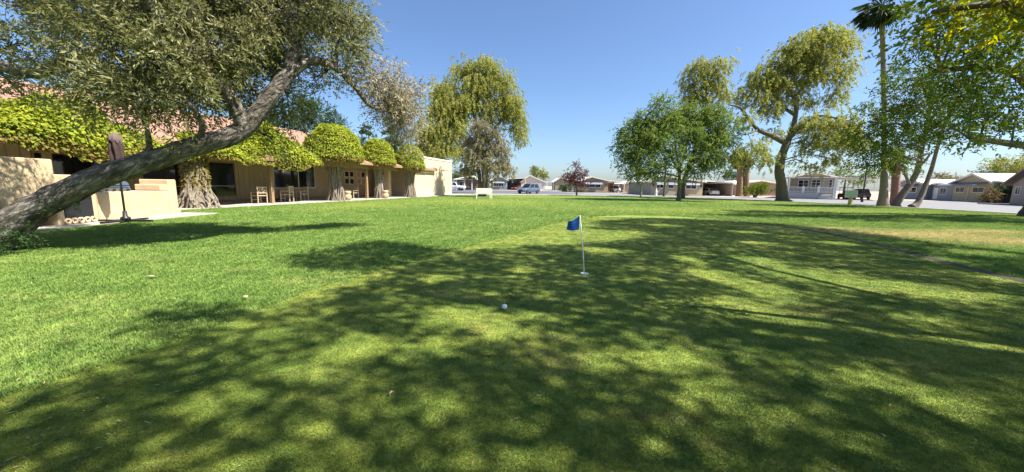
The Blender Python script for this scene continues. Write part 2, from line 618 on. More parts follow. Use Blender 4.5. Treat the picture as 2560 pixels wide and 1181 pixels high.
def unit(a):
    return a / np.maximum(np.linalg.norm(a, axis=1, keepdims=True), 1e-9)


def leaf_object(name, m, parent, pos, axis, L, W, tone, nrm=None):
    """many separate rhombic leaves as one crown mesh"""
    n = len(pos)
    axis = unit(axis)
    ref = rng.normal(size=(n, 3)) if nrm is None else nrm
    side = unit(np.cross(axis, ref))
    up = np.cross(side, axis)
    L = np.broadcast_to(L, (n,))[:, None]
    W = np.broadcast_to(W, (n,))[:, None]
    V = np.empty((n, 4, 3))
    V[:, 0] = pos
    V[:, 1] = pos + axis * L * 0.45 + side * W * 0.5 + up * W * 0.12
    V[:, 2] = pos + axis * L
    V[:, 3] = pos + axis * L * 0.45 - side * W * 0.5 + up * W * 0.12
    me = bpy.data.meshes.new(name)
    me.vertices.add(n * 4)
    me.vertices.foreach_set('co', V.reshape(-1).astype(np.float32))
    me.loops.add(n * 4)
    me.loops.foreach_set('vertex_index', np.arange(n * 4, dtype=np.int32))
    me.polygons.add(n)
    me.polygons.foreach_set('loop_start', np.arange(0, n * 4, 4, dtype=np.int32))
    a = me.attributes.new('tone', 'FLOAT', 'FACE')
    a.data.foreach_set('value', np.clip(tone, 0, 1).astype(np.float32))
    me.update(calc_edges=True)
    me.materials.append(m)
    o = bpy.data.objects.new(name, me)
    COL.objects.link(o)
    if parent:
        o.parent = parent
    return o


def ball_points(n, p=0.45):
    d = unit(rng.normal(size=(n, 3)))
    return d * (rng.random(n) ** p)[:, None]


def crown(parent, clumps, m, n, sub=14, sig=0.2, L=0.12, W=0.05, droop=0.0, strand=0.0, tone0=0.45, name='crown', zflat=1.0, skew=0.0):
    """clumps: (centre, radii, weight). Leaves gather round sub-centres so that gaps stay open. Returns sub-centres per clump."""
    w = np.array([c[2] * (c[1][0] * c[1][1] * c[1][2]) ** 0.667 for c in clumps])
    w = w / w.sum()
    allp, allt, alla = [], [], []
    subs_out = []
    for (c, r, _w), ww in zip(clumps, w):
        k = max(8, int(n * ww))
        ns = max(3, int(sub * _w))
        S = ball_points(ns) * np.array(r) + np.array(c)
        subs_out.append(S)
        idx = rng.integers(0, ns, k)
        stone = rng.normal(0, 0.14, ns)
        if strand > 0:
            per = 5
            ns2 = max(1, k // 26)
            sidx = rng.integers(0, ns, ns2)
            start = S[sidx] + rng.normal(0, sig, (ns2, 3))
            out = unit(start - np.array(c) + rng.normal(0, 0.2, (ns2, 3)))
            out[:, 2] = np.abs(out[:, 2]) * 0.4
            ln = strand * rng.uniform(0.4, 1.1, ns2)
            t = rng.random((ns2, 26))
            p = start[:, None, :] + out[:, None, :] * (ln[:, None] * t * 0.55)[..., None]
            p[..., 2] -= ln[:, None] * t * t * 0.9
            p += rng.normal(0, 0.05, p.shape)
            p = p.reshape(-1, 3)
            ax = rng.normal(0, 0.5, p.shape)
            ax[:, 2] -= 0.8
            ax += np.repeat(out, 26, axis=0) * 0.4
            tn = tone0 + np.repeat(stone[sidx], 26) + rng.normal(0, 0.13, len(p))
        else:
            per = 12
            nt_ = max(1, k // per)
            sidx = rng.integers(0, ns, nt_)
            start = S[sidx] + rng.normal(0, sig, (nt_, 3)) * np.array([1, 1, zflat])
            out = unit(unit(start - np.array(c)) * 0.8 + rng.normal(0, 0.55, (nt_, 3)) + np.array([0, 0, -0.35 * droop]))
            ln_ = L * rng.uniform(1.8, 4.2, nt_)
            t = np.tile(np.linspace(0, 1, per), (nt_, 1))
            p = start[:, None, :] + out[:, None, :] * (ln_[:, None] * t)[..., None]
            p[..., 2] -= 0.25 * ln_[:, None] * t * t
            p = p.reshape(-1, 3) + rng.normal(0, L * 0.12, (nt_ * per, 3))
            ax = np.repeat(out, per, axis=0) + rng.normal(0, 0.65, p.shape)
            ax[:, 2] -= droop * 0.4
            tn = tone0 + np.repeat(stone[sidx], per) + np.repeat(rng.normal(0, 0.1, nt_), per) + rng.normal(0, 0.11, len(p))
        allp.append(p)
        alla.append(ax)
        allt.append(tn)
    P, A, T = np.concatenate(allp), np.concatenate(alla), np.concatenate(allt)
    LL = L * rng.uniform(0.65, 1.25, len(P))
    WW = W * rng.uniform(0.7, 1.2, len(P))
    leaf_object(name, m, parent, P, A, LL, WW, T)
    return subs_out


def branch_net(mb, limbs, clumps, subs, r=0.05, twigs=6, sag=0.15):
    """limbs reach each clump, then twigs reach its leaf masses"""
    pts = []
    for path, rad in limbs:
        for p, q in list(zip(path, rad))[len(path) // 3:]:
            pts.append((Vector(p), q))
    for (c, rr, w), S in zip(clumps, subs):
        c = Vector(c)
        best = min(pts, key=lambda t: (t[0] - c).length + max(0, t[0].z - c.z) * 0.8)
        a = best[0]
        d = (c - a)
        mid = a + d * 0.5 + Vector((0, 0, d.length * sag)) + Vector(rng.normal(0, d.length * 0.08, 3))
        r0 = min(best[1] * 0.75, r * (0.5 + d.length * 0.2))
        path, rad = smooth_path([a, mid, c], [r0, r0 * 0.7, r0 * 0.4], 4)
        mb.tube(path, rad, 6, 0.1)
        ch = S[rng.permutation(len(S))[:twigs]]
        for s in ch:
            s = Vector(s)
            a2 = path[random.randint(len(path) // 2, len(path) - 1)]
            m2 = (a2 + s) / 2 + Vector(rng.normal(0, 0.12, 3))
            mb.tube([a2, m2, s], [r0 * 0.35, r0 * 0.22, r0 * 0.08], 4)


def tree(name, label, limbs, clumps, m_leaf, n, m_bark, group=None, r=0.05, twigs=6, seg=12, jit=0.12, cat='tree', extra=None, **kw):
    base = limbs[0][0][0]
    t = thing(name, label, cat, base, 0, group)
    off = Vector(base)
    lim = []
    mb = MB()
    for path, rad in limbs:
        p, q = smooth_path([Vector(a) - off for a in path], rad, 6)
        mb.tube(p, q, seg, jit)
        lim.append((p, q))
    cl = [((Vector(c) - off)[:], rr, w) for c, rr, w in clumps]
    subs = crown(t, cl, m_leaf, n, **kw)
    branch_net(mb, lim, cl, subs, r, twigs)
    mb.build('trunk', m_bark, t, smooth=True)
    return t


def cl(px, py, Y, rx, rz, ry=None, w=1.0):
    """a leaf mass: bearing, distance, half-width and half-height in metres"""
    return (sight(px, py, Y)[:], (rx, ry if ry else (rx + rz) / 2, rz), w)


def struct(name, mb, m, **k):
    return tag(mb.build(name, m, **k), kind='structure')


def sheet(name, poly, z, m, thick=0.0):
    mb = MB()
    if thick:
        mb.prism([(x, y, z - thick) for x, y in poly], (0, 0, thick))
    else:
        mb.add([(x, y, z) for x, y in poly], [tuple(range(len(poly)))])
    return struct(name, mb, m)


# ================================================================== SETTING
sheet('ground', [(-900, -300), (900, -300), (900, 1500), (-900, 1500)], -0.06, MT['desert'])

# clubhouse frame: x along the front (away from camera), y into the building
CO = Vector((-15.2, 17.3, 0))
CRZ = math.atan2(0.9673, 0.2537)


def club(x, y, z=0.0):
    return CO + Vector((x * 0.2537 - y * 0.9673, x * 0.9673 + y * 0.2537, z))


LAWN = [(-60, -25), (-60, -6), club(-26, -0.6).xy[:], club(30.5, -0.6).xy[:], (-4, 49.2), (2, 51.6), (8, 53.2), (15, 54.0), (21, 53.2), (26, 49.0), (29.5, 43.5),
        (31.5, 37.5), (32.8, 31), (32.6, 24), (31, 16), (29, 8), (28, -25)]
lawn = sheet('lawn', LAWN, 0.0, MT['rough'])
GREEN = [(-3.35, -4), (-3.2, 0.5), (-3.12, 2.04), (-2.84, 2.76), (-2.47, 4.5), (-1.85, 6.0), (-1.13, 7.3), (-0.35, 9.0), (0.55, 10.9), (1.55, 12.9), (2.7, 14.9), (4.0, 16.4), (5.5, 17.2),
         (7.3, 17.2), (8.8, 16.2), (9.6, 14.6), (9.95, 12.6), (9.75, 10.6), (9.2, 8.8), (8.5, 7.1), (7.89, 5.41), (7.2, 3), (6.8, -4)]
sheet('putting_green', GREEN, 0.006, MT['green'])

# dark strip painted for the shade of the taller rough along the green
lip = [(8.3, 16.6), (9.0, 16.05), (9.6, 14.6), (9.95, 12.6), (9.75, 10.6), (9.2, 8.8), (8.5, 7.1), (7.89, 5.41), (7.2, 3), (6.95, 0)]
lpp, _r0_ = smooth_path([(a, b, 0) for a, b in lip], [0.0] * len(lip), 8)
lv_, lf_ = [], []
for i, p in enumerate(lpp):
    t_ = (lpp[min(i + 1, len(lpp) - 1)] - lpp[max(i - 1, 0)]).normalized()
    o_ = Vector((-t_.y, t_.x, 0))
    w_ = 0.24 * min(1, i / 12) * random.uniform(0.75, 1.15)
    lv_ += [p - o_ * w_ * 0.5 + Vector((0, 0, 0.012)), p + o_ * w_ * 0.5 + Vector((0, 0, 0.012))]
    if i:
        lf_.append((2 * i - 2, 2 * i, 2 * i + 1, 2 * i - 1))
struct('green_edge_shade', MB().add(lv_, lf_), MT['edge_shade'])

# road, kerb, pavement
ROAD_IN = [(-30, 47.8), (-14, 48.4), (-4, 49.9), (2, 52.3), (8, 53.9), (15, 54.7), (21.3, 53.9), (26.6, 49.5), (30.2, 43.8), (32.3, 37.6), (33.6, 31), (33.4, 24), (31.8, 16), (29.8, 8), (28.8, -25)]
kb = MB()
for a, b in zip(ROAD_IN[:-1], ROAD_IN[1:]):
    d = Vector((b[0] - a[0], b[1] - a[1], 0))
    kb.box(((a[0] + b[0]) / 2, (a[1] + b[1]) / 2, -0.01), (d.length + 0.02, 0.22, 0.10), rz=math.atan2(d.y, d.x))
struct('kerb', kb, MT['concrete'])
sheet('road', ROAD_IN + [(160, -25), (160, 56), (72, 56.5), (52, 54), (41, 57), (30, 64), (22, 82), (12, 160), (6, 160), (10, 98), (-4, 97), (-60, 95), (-60, 50)], -0.05, MT['asphalt'])
sheet('side_road', [(-60, 60), (0, 62), (13, 66), (9, 97), (-60, 95)], -0.046, MT['asphalt_dark'])
sheet('pavement', [(-28, 46.6), (-10, 46.8), (-4.5, 48.6), (1.8, 51.3), (2, 52.2), (-4, 49.7), (-14, 48.2), (-28, 47.6)], 0.012, MT['concrete'], 0.05)
sheet('gravel_yard', [(38, 61), (47, 56), (62, 56.5), (62, 75), (38, 80)], -0.036, MT['gravel'])
sheet('driveway', [(33.5, 63.0), (39.0, 60.5), (42, 74), (36, 74)], -0.030, MT['concrete'])

# ------------------------------------------------------------------ turf blades (stuff)
def tuft(name, blades, h, w, spread, m):
    mb = MB()
    for i in range(blades):
        a = random.uniform(0, 6.28)
        o = Vector((random.gauss(0, spread), random.gauss(0, spread), 0))
        d = Vector((math.cos(a), math.sin(a), 0))
        s = Vector((-d.y, d.x, 0)) * w * 0.5
        hh = h * random.uniform(0.55, 1.15)
        ln = random.uniform(0.2, 0.8) * hh
        p1 = o + d * ln * 0.35 + Vector((0, 0, hh * 0.6))
        p2 = o + d * ln + Vector((0, 0, hh))
        mb.add([o - s, o + s, p1 + s * 0.8, p1 - s * 0.8, p2], [(0, 1, 2, 3), (3, 2, 4)])
    me = bpy.data.meshes.new(name)
    me.from_pydata(mb.v, [], mb.f)
    me.materials.append(m)
    return bpy.data.objects.new(name, me)


def in_poly(x, y, poly):
    c = np.zeros(len(x), bool)
    n = len(poly)
    for i in range(n):
        x1, y1 = poly[i]
        x2, y2 = poly[(i + 1) % n]
        k = ((y1 > y) != (y2 > y)) & (x < (x2 - x1) * (y - y1) / (y2 - y1 + 1e-12) + x1)
        c ^= k
    return c


def blades_object(name, pts, size, src, label):
    me = bpy.data.meshes.new(name)
    me.vertices.add(len(pts))
    me.vertices.foreach_set('co', pts.reshape(-1).astype(np.float32))
    a = me.attributes.new('size', 'FLOAT', 'POINT')
    a.data.foreach_set('value', size.astype(np.float32))
    o = bpy.data.objects.new(name, me)
    COL.objects.link(o)
    ng = bpy.data.node_groups.new(name + '_nodes', 'GeometryNodeTree')
    ng.interface.new_socket('Geometry', in_out='INPUT', socket_type='NodeSocketGeometry')
    ng.interface.new_socket('Geometry', in_out='OUTPUT', socket_type='NodeSocketGeometry')
    N, L = ng.nodes, ng.links
    gi, go = N.new('NodeGroupInput'), N.new('NodeGroupOutput')
    mp = N.new('GeometryNodeMeshToPoints')
    ip = N.new('GeometryNodeInstanceOnPoints')
    ob = N.new('GeometryNodeObjectInfo')
    ob.inputs['Object'].default_value = src
    rv = N.new('FunctionNodeRandomValue')
    rv.data_type = 'FLOAT_VECTOR'
    rv.inputs[0].default_value = (-0.15, -0.15, 0)
    rv.inputs[1].default_value = (0.15, 0.15, 6.283)
    na = N.new('GeometryNodeInputNamedAttribute')
    na.data_type = 'FLOAT'
    na.inputs['Name'].default_value = 'size'
    L.new(gi.outputs[0], mp.inputs['Mesh'])
    L.new(mp.outputs[0], ip.inputs['Points'])
    L.new(ob.outputs['Geometry'], ip.inputs['Instance'])
    L.new(rv.outputs[0], ip.inputs['Rotation'])
    L.new(na.outputs[0], ip.inputs['Scale'])
    L.new(ip.outputs[0], go.inputs[0])
    md = o.modifiers.new('blades', 'NODES')
    md.node_group = ng
    return tag(o, label, 'grass', kind='stuff')


def wedge(n, y0, y1, power=2.0):
    y = y0 * (y1 / y0) ** rng.random(n) if power == 0 else (y0 + (y1 - y0) * rng.random(n) ** power)
    x = (rng.random(n) * 2 - 1) * (y * 1.55 + 0.6)
    return x, y


tr_src = tuft('rough_tuft', 10, 0.027, 0.004, 0.020, MT['rough_b'])
tg_src = tuft('green_tuft', 11, 0.009, 0.0028, 0.018, MT['green_b'])
x, y = wedge(520000, 1.0, 52, 2.1)
k = in_poly(x, y, LAWN) & ~in_poly(x, y, GREEN)
k &= ~((x < -11.9) & (y > 8) & (y < 15))
EDGE = np.array([(p.x, p.y) for p in lpp[6:]])


def near_edge(x_, y_, d):
    o_ = np.zeros(len(x_), bool)
    m_ = (x_ > 6.3) & (x_ < 10.6) & (y_ < 17.2)
    ii = np.where(m_)[0]
    if len(ii):
        a_, b_ = EDGE[:-1], EDGE[1:]
        ab = b_ - a_
        P_ = np.stack([x_[ii], y_[ii]], 1)
        best = np.full(len(ii), 9.0)
        for k_ in range(len(a_)):
            t_ = np.clip(((P_ - a_[k_]) @ ab[k_]) / (ab[k_] @ ab[k_]), 0, 1)
            best = np.minimum(best, np.linalg.norm(P_ - a_[k_] - t_[:, None] * ab[k_], axis=1))
        o_[ii] = best < d
    return o_


k &= ~near_edge(x, y, 0.11)
pts = np.stack([x[k], y[k], np.zeros(k.sum())], 1)
blades_object('rough_grass', pts, (0.75 + 0.5 * rng.random(k.sum())) * np.minimum(0.9 + y[k] * 0.05, 1.7), tr_src, 'longer mown grass blades of the lawn around the green')
x, y = wedge(300000, 1.0, 16, 1.8)
k = in_poly(x, y, GREEN) & ~near_edge(x, y, 0.12)
pts = np.stack([x[k], y[k], np.full(k.sum(), 0.006)], 1)
blades_object('green_grass', pts, (0.75 + 0.5 * rng.random(k.sum())) * (0.9 + y[k] * 0.07), tg_src, 'very short mown grass blades of the putting green')

# fallen leaves, tiny and scattered
x, y = wedge(9500, 1.4, 24, 1.5)
k = in_poly(x, y, LAWN) & (rng.random(len(x)) < np.where(x < -2.0, 0.7, 0.06))
n = k.sum()
ax = rng.normal(0, 1, (n, 3))
ax[:, 2] *= 0.25
leaf_object('leaf_litter', LM['dry'], None, np.stack([x[k], y[k], np.where(in_poly(x[k], y[k], GREEN), 0.018, 0.034)], 1), ax, 0.032 * rng.uniform(0.4, 1.6, n), 0.009, rng.random(n),
            nrm=np.tile(np.array([[0.1, 0.1, 1.0]]), (n, 1)))
tag(bpy.data.objects['leaf_litter'], 'small fallen straw coloured leaves strewn over the lawn', 'leaf litter', kind='stuff')

# ================================================================== CLUBHOUSE
sheet('patio', [club(-16, 4.2).xy[:], club(-16, -0.55).xy[:], club(-2.2, -0.55).xy[:], club(30.2, -0.55).xy[:], club(30.2, 4.2).xy[:]], 0.05, MT['patio'], 0.1)

ch = thing('clubhouse', 'long low tan clubhouse with shingle roof behind the ivy', 'building', CO, CRZ)
WY = 4.2                                                     # front wall set back behind the patio
wins = [(-8.6, -5.6, 0.95, 2.45, 1), (-3.2, -0.35, 0.95, 2.45, 1), (0.4, 2.35, 0.35, 2.45, 1), (3.45, 5.3, 0.38, 2.5, 1), (8.05, 11.9, 0.85, 2.62, 2), (14.3, 15.0, 0.2, 2.4, 1)]
MB().span((-15, WY + 0.06, 0.05), (24, WY + 0.3, 3.05)).build('wall', MT['board_back'], ch)
MB().span((23.7, WY - 4.0, 0.05), (24, WY + 0.05, 3.05)).build('wall', MT['stucco'], ch)


def board(x0, x1, z0, z1):
    if z1 - z0 < 0.05 or x1 - x0 < 0.04:
        return
    MB().span((x0 + 0.008, WY, z0), (x1 - 0.008, WY + 0.055 + random.uniform(0, 0.004), z1)).build('board', MT['board'], ch, bevel=0.004)


xb = -15.0
while xb < 23.6:
    x2 = xb + 0.36
    w = [q for q in wins if q[1] > xb + 0.02 and q[0] < x2 - 0.02]
    if not w:
        board(xb, x2, 0.06, 2.9)
    else:
        q = w[0]
        if q[0] - xb > 0.06:
            board(xb, q[0], 0.06, 2.9)
        if x2 - q[1] > 0.06:
            board(q[1], x2, 0.06, 2.9)
        board(max(xb, q[0]), min(x2, q[1]), 0.06, q[2])
        board(max(xb, q[0]), min(x2, q[1]), q[3], 2.9)
    xb = x2
for (x0, x1, z0, z1, nm) in wins:
    wd = MB()
    t = 0.07
    for a, b in (((x0, z0), (x1, z0 + t)), ((x0, z1 - t), (x1, z1)), ((x0, z0 + t), (x0 + t, z1 - t)), ((x1 - t, z0 + t), (x1, z1 - t))):
        wd.span((a[0], WY - 0.03, a[1]), (b[0], WY + 0.052, b[1]))
    if nm == 2:
        xm = x0 + (x1 - x0) * 0.57
        wd.span((xm - 0.04, WY - 0.025, z0 + t), (xm + 0.04, WY + 0.05, z1 - t))
    wo = wd.build('window', MT['cream_trim'] if nm == 2 else MT['beam'], ch)
    MB().span((x0 + t, WY + 0.02, z0 + t), (x1 - t, WY + 0.045, z1 - t)).build('pane', MT['glass'], wo)
    if z0 < 0.5:
        MB().span((x0 + t, WY - 0.02, z0 + 0.62), (x1 - t, WY + 0.012, z0 + 0.67)).build('rail', MT['board'], wo)
# two four-light panels by the entrance
for xo, lab in ((15.35, 'dark'), (17.0, 'tan')):
    f = MB()
    s = 0.5
    for i in range(2):
        for j in range(2):
            a, b = xo + i * 0.66, 1.2 + j * 0.66
            for p, q in (((a, b), (a + s + .1, b + .05)), ((a, b + s), (a + s + .1, b + s + .05)), ((a, b + .05), (a + .05, b + s)), ((a + s + .05, b + .05), (a + s + .1, b + s))):
                f.span((p[0], WY - 0.035, p[1]), (q[0], WY - 0.002, q[1]))
    fo = f.build('window', MT['cream_trim'], ch)
    for i in range(2):
        for j in range(2):
            a, b = xo + i * 0.66 + .05, 1.2 + j * 0.66 + .05
            MB().span((a, WY - 0.02, b), (a + s, WY - 0.004, b + s - .05)).build('pane', MT['glass'] if lab == 'dark' or (i + j) == 2 else MT['orange_wall'], fo)
MB().span((-15, WY - 0.06, 0.05), (23.6, WY - 0.003, 0.17)).build('skirting', MT['board_back'], ch)
# porch posts, beams and ceiling
for xp in (-8.8, -4.4, 4.5, 13.4):
    MB().span((xp - 0.09, 0.35, 0.05), (xp + 0.09, 0.53, 2.6)).build('post', MT['beam'], ch)
MB().span((-15, 0.30, 2.52), (20, 0.55, 2.80)).build('beam', MT['beam'], ch)
MB().span((-15, -0.3, 2.82), (22.5, 4.4, 2.90)).build('porch_ceiling', MT['beam'], ch)
# hipped roof
rf = MB()
ey, ez, ry_, rz_ = -0.25, 3.0, 9.2, 5.95
xl, xr, xe = -26, 18.6, 25.0
yb = 18.6
rf.add([(xl, ey, ez), (xe, ey, ez), (xe, yb, ez), (xl, yb, ez), (xl, ry_, rz_), (xr, ry_, rz_)], [(0, 1, 5, 4), (1, 2, 5), (2, 3, 4, 5), (3, 0, 4), (3, 2, 1, 0)])
ro = rf.build('roof', MT['shingle'], ch)
MB().tube([(xl, ry_, rz_ + 0.02), (xr, ry_, rz_ + 0.02)], [0.09, 0.09], 8).build('ridge_cap', MT['shingle'], ro)
MB().tube([(xr, ry_, rz_ + 0.02), (xe, ey, ez + 0.04)], [0.09, 0.09], 8).build('hip_cap', MT['shingle'], ro)
MB().span((xl, ey - 0.06, ez - 0.22), (xe, ey - 0.005, ez - 0.01)).build('fascia', MT['beam'], ch)

# stucco annex at the far end
an = thing('stucco_annex', 'flat roofed pale stucco block at the far end of the clubhouse', 'building', club(20.6, 0.1), CRZ)
MB().span((0, 0, 0), (9.2, 8, 4.05)).build('wall', MT['stucco_pale'], an, bevel=0.02)
MB().span((-0.06, -0.06, 4.055), (9.26, 8.06, 4.24)).build('parapet', MT['cream_trim'], an, bevel=0.02)
dr = MB().span((2.35, -0.03, 0.06), (4.3, -0.004, 3.0)).build('door', MT['stucco_pale'], an)
MB().span((2.25, -0.045, 0.05), (2.345, -0.002, 3.1)).build('door_frame', MT['cream_trim'], dr)
MB().span((4.305, -0.045, 0.05), (4.4, -0.002, 3.1)).build('door_frame', MT['cream_trim'], dr)
MB().tube([(2.55, -0.09, 1.3), (2.55, -0.03, 1.3)], [0.05, 0.03], 8).build('handle', MT['steel'], dr)
MB().span((5.3, -0.028, 2.96), (9.1, -0.004, 3.02)).build('joint', MT['board_back'], an)
# porch corner pieces beside the annex
MB().span((-2.6, 1.3, 0.05), (-2.15, 1.75, 2.75)).build('post', MT['stucco'], an)
MB().span((-1.3, 3.0, 0.05), (-0.03, 3.2, 2.75)).build('side_wall', MT['orange_wall'], an)
d2 = MB().span((-1.05, 2.94, 0.06), (-0.25, 2.997, 2.15)).build('side_door', MT['white'], an)

# ================================================================== VINES
def vine_leaves(pos, nrm, name, parent, m, L=0.125, W=0.10, dead_z=None, tone=None):
    n = len(pos)
    ax = nrm * 0.7 + rng.normal(0, 0.45, (n, 3))
    ax[:, 2] -= 0.9
    if tone is None:
        tone = 0.62 + rng.normal(0, 0.2, n)
    return leaf_object(name, m, parent, pos, ax, L * rng.uniform(0.6, 1.3, n), W * rng.uniform(0.6, 1.3, n), tone, nrm=nrm + rng.normal(0, 0.35, (n, 3)))


def lump(p, f):
    return (np.sin(p[:, 0] * f + 1.3) * np.cos(p[:, 1] * f * 1.1 + p[:, 2] * f * 0.7) + np.sin(p[:, 2] * f * 1.7 + p[:, 0] * f * 0.5)) * 0.5


def vine_dome(label, base, rx, rz, z0, n, col_r=0.42, lean=0.0):
    t = thing('vine_mound', label, 'vine', base)
    zc = z0 + rz * 0.28
    u = unit(rng.normal(size=(n, 3)))
    u[:, 2] = np.where(u[:, 2] < -0.35, -u[:, 2], u[:, 2])
    rad = 1 + 0.06 * lump(u * 4, 1.3) + 0.04 * lump(u * 9 + 2, 1.6) + rng.normal(0, 0.045, n)
    hz = np.where(u[:, 2] > 0, rz * 0.74, rz * 0.42)
    flat = np.where(u[:, 2] > 0, 1.0, 1.0)
    p = u * rad[:, None] * np.stack([np.full(n, rx) * flat, np.full(n, rx) * flat, hz], 1)
    p[:, 2] += zc
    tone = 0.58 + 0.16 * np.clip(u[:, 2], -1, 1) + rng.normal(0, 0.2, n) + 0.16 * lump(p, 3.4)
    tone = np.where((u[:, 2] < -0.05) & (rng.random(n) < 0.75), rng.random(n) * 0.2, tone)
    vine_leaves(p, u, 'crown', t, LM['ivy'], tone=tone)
    # thatch inside
    bm = MB()
    prof = [(0.05, z0 - 0.02), (rx * 0.75, z0 + 0.02), (rx * 0.9, zc), (rx * 0.8, zc + rz * 0.4), (rx * 0.4, zc + rz * 0.62), (0.05, zc + rz * 0.66)]
    bm.lathe(prof, seg=20)
    bm.build('thatch', MT['vine_core'], t, smooth=True)
    # bundle of woody stems
    wb = MB()
    wb.tube([(0, 0, 0), (0.02, 0, z0 * 0.5), (0, 0, z0 + 0.2)], [col_r * 0.85, col_r * 0.62, col_r * 0.8], 14, 0.15)
    for i in range(26):
        a = i / 26 * 6.283 + random.uniform(-0.1, 0.1)
        pts_, r_ = [], []
        for j in range(8):
            zz = j / 7 * (z0 + 0.25)
            fl = 1.0 + 0.55 * max(0, 0.45 - zz / z0) * 2 + 0.35 * max(0, zz / z0 - 0.75) * 4
            rr = col_r * fl * random.uniform(0.85, 1.08) * 0.85
            aa = a + math.sin(j * 0.9 + i) * 0.22
            pts_.append((math.cos(aa) * rr, math.sin(aa) * rr, zz))
            r_.append(random.uniform(0.025, 0.06))
        wb.tube(pts_, r_, 5)
    wb.build('stem', MT['vine_wood'], t)
    return t


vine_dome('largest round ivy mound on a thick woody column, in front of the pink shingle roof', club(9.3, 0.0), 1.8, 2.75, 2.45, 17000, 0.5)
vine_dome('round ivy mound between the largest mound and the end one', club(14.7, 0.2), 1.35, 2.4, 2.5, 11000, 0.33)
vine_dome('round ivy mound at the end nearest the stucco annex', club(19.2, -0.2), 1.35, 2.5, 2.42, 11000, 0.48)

# long vine over the left part of the porch, running on the beams
vt = thing('porch_vine', 'long bright ivy canopy running along the clubhouse porch beams behind leaning trunk', 'vine', CO, CRZ)


def vine_prof(xs):
    h = 0.58 + 1.12 * np.exp(-((xs + 3.9) / 1.25) ** 2) + 0.25 * np.exp(-((xs - 1.2) / 1.6) ** 2) + 1.4 * np.exp(-((xs - 4.7) / 1.35) ** 2) + 0.5 * np.exp(-((xs + 10.5) / 2.0) ** 2)
    return h + 0.06 * np.sin(xs * 3.3) + 0.05 * np.sin(xs * 7.1)


n = 64000
xs = rng.uniform(-14, 7.5, n)
th = rng.uniform(-0.25, math.pi * 0.86, n)                     # cross-section angle, 0 = front
h = vine_prof(xs)
wy = 1.15 + 0.2 * np.sin(xs * 1.3)
zb = 2.46 + 0.10 * np.sin(xs * 2.1) + 0.06 * np.sin(xs * 5.3)
rr = 1 + rng.normal(0, 0.06, n) + 0.09 * lump(np.stack([xs, th * 2, th], 1), 2.6) + 0.05 * lump(np.stack([xs, th * 2, th], 1), 6.1)
py_ = 0.55 - np.cos(th) * wy * rr
pz_ = zb + 0.1 + np.sin(th) * h * rr
pos = np.stack([xs, py_, pz_], 1)
nn = np.stack([rng.normal(0, 0.15, n), -np.cos(th), np.sin(th) + 0.2], 1)
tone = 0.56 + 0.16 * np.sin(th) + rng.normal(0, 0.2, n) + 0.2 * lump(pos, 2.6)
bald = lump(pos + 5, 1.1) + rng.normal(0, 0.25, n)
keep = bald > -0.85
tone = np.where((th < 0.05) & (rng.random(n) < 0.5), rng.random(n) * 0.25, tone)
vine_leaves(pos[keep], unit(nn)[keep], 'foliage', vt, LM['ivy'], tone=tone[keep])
# thatch
tb = MB()
for i in range(43):
    x0, x1 = -14 + i * 0.5, -13.5 + i * 0.5
    ha, hb = [float(vine_prof(np.array([q]))[0]) * 0.86 for q in (x0, x1)]
    ring = []
    for q, hh in ((x0, ha), (x1, hb)):
        ring += [(q, 0.55 - math.cos(a) * 1.02, 2.5 + math.sin(a) * hh) for a in np.linspace(0, math.pi * 0.9, 9)]
    tb.add(ring, [(j, j + 1, 9 + j + 1, 9 + j) for j in range(8)])
tb.build('thatch', MT['vine_core'], vt, smooth=True)
for xc, cr in ((0.15, 0.50),):
    wb = MB()
    wb.tube([(xc, 0.1, 0), (xc, 0.1, 1.2), (xc, 0.1, 2.6)], [0.5, 0.34, 0.46], 14, 0.15)
    for i in range(46):
        a = random.uniform(0, 6.283)
        pts_, r_ = [], []
        top = random.choice([2.6, 2.6, 1.2, 0.9])
        for j in range(7):
            zz = j / 6 * top
            fl = 0.95 + 0.85 * max(0, 1.1 - zz) / 1.1 * random.uniform(0.4, 1.1)
            aa = a + math.sin(j * 0.8 + i) * 0.3
            pts_.append((xc + math.cos(aa) * cr * fl, 0.1 + math.sin(aa) * cr * fl, zz))
            r_.append(random.uniform(0.018, 0.05))
        wb.tube(pts_, r_, 5)
    wb.build('stem', MT['vine_wood'], vt)
    n = 700
    a = rng.uniform(0, 6.283, n)
    z = rng.uniform(0.9, 2.5, n)
    pos = np.stack([xc + np.cos(a) * 0.5, 0.1 + np.sin(a) * 0.5, z], 1)
    vine_leaves(pos, np.stack([np.cos(a), np.sin(a), np.zeros(n)], 1), 'dead_leaves', vt, LM['ivy'], tone=rng.random(n) * 0.35)

# ================================================================== BARBECUE ISLAND
BW = Vector((-12.75, 9.6, 0))
bq = thing('barbecue_island', 'stepped tan stucco barbecue wall with black fireplace opening behind leaning trunk', 'barbecue', BW, math.atan2(4.7, -0.75))
# local x runs away from the camera along the face, y into the island (to the west)
MB().span((-3.2, 0, 0), (0.02, 1.4, 0.95)).build('wall', MT['stucco'], bq, bevel=0.03)
MB().span((-0.75, -0.06, 0.4), (0.55, 1.0, 1.86)).build('chimney', MT['stucco'], bq, bevel=0.03)
MB().span((0.56, 0.02, 0), (1.75, 1.25, 1.45)).build('fireplace', MT['stucco'], bq, bevel=0.03)
MB().span((1.76, 0.0, 0), (4.62, 1.0, 0.93)).build('counter', MT['stucco'], bq, bevel=0.03)
MB().span((4.3, 0.03, 0.935), (4.92, 0.9, 1.17)).build('step', MT['stucco'], bq, bevel=0.03)
MB().span((4.63, -0.02, 0), (5.05, 0.98, 1.36)).build('end_pier', MT['stucco'], bq, bevel=0.03)
MB().span((5.06, 0.1, 0), (5.35, 0.8, 0.16)).build('plinth', MT['stucco'], bq, bevel=0.03)
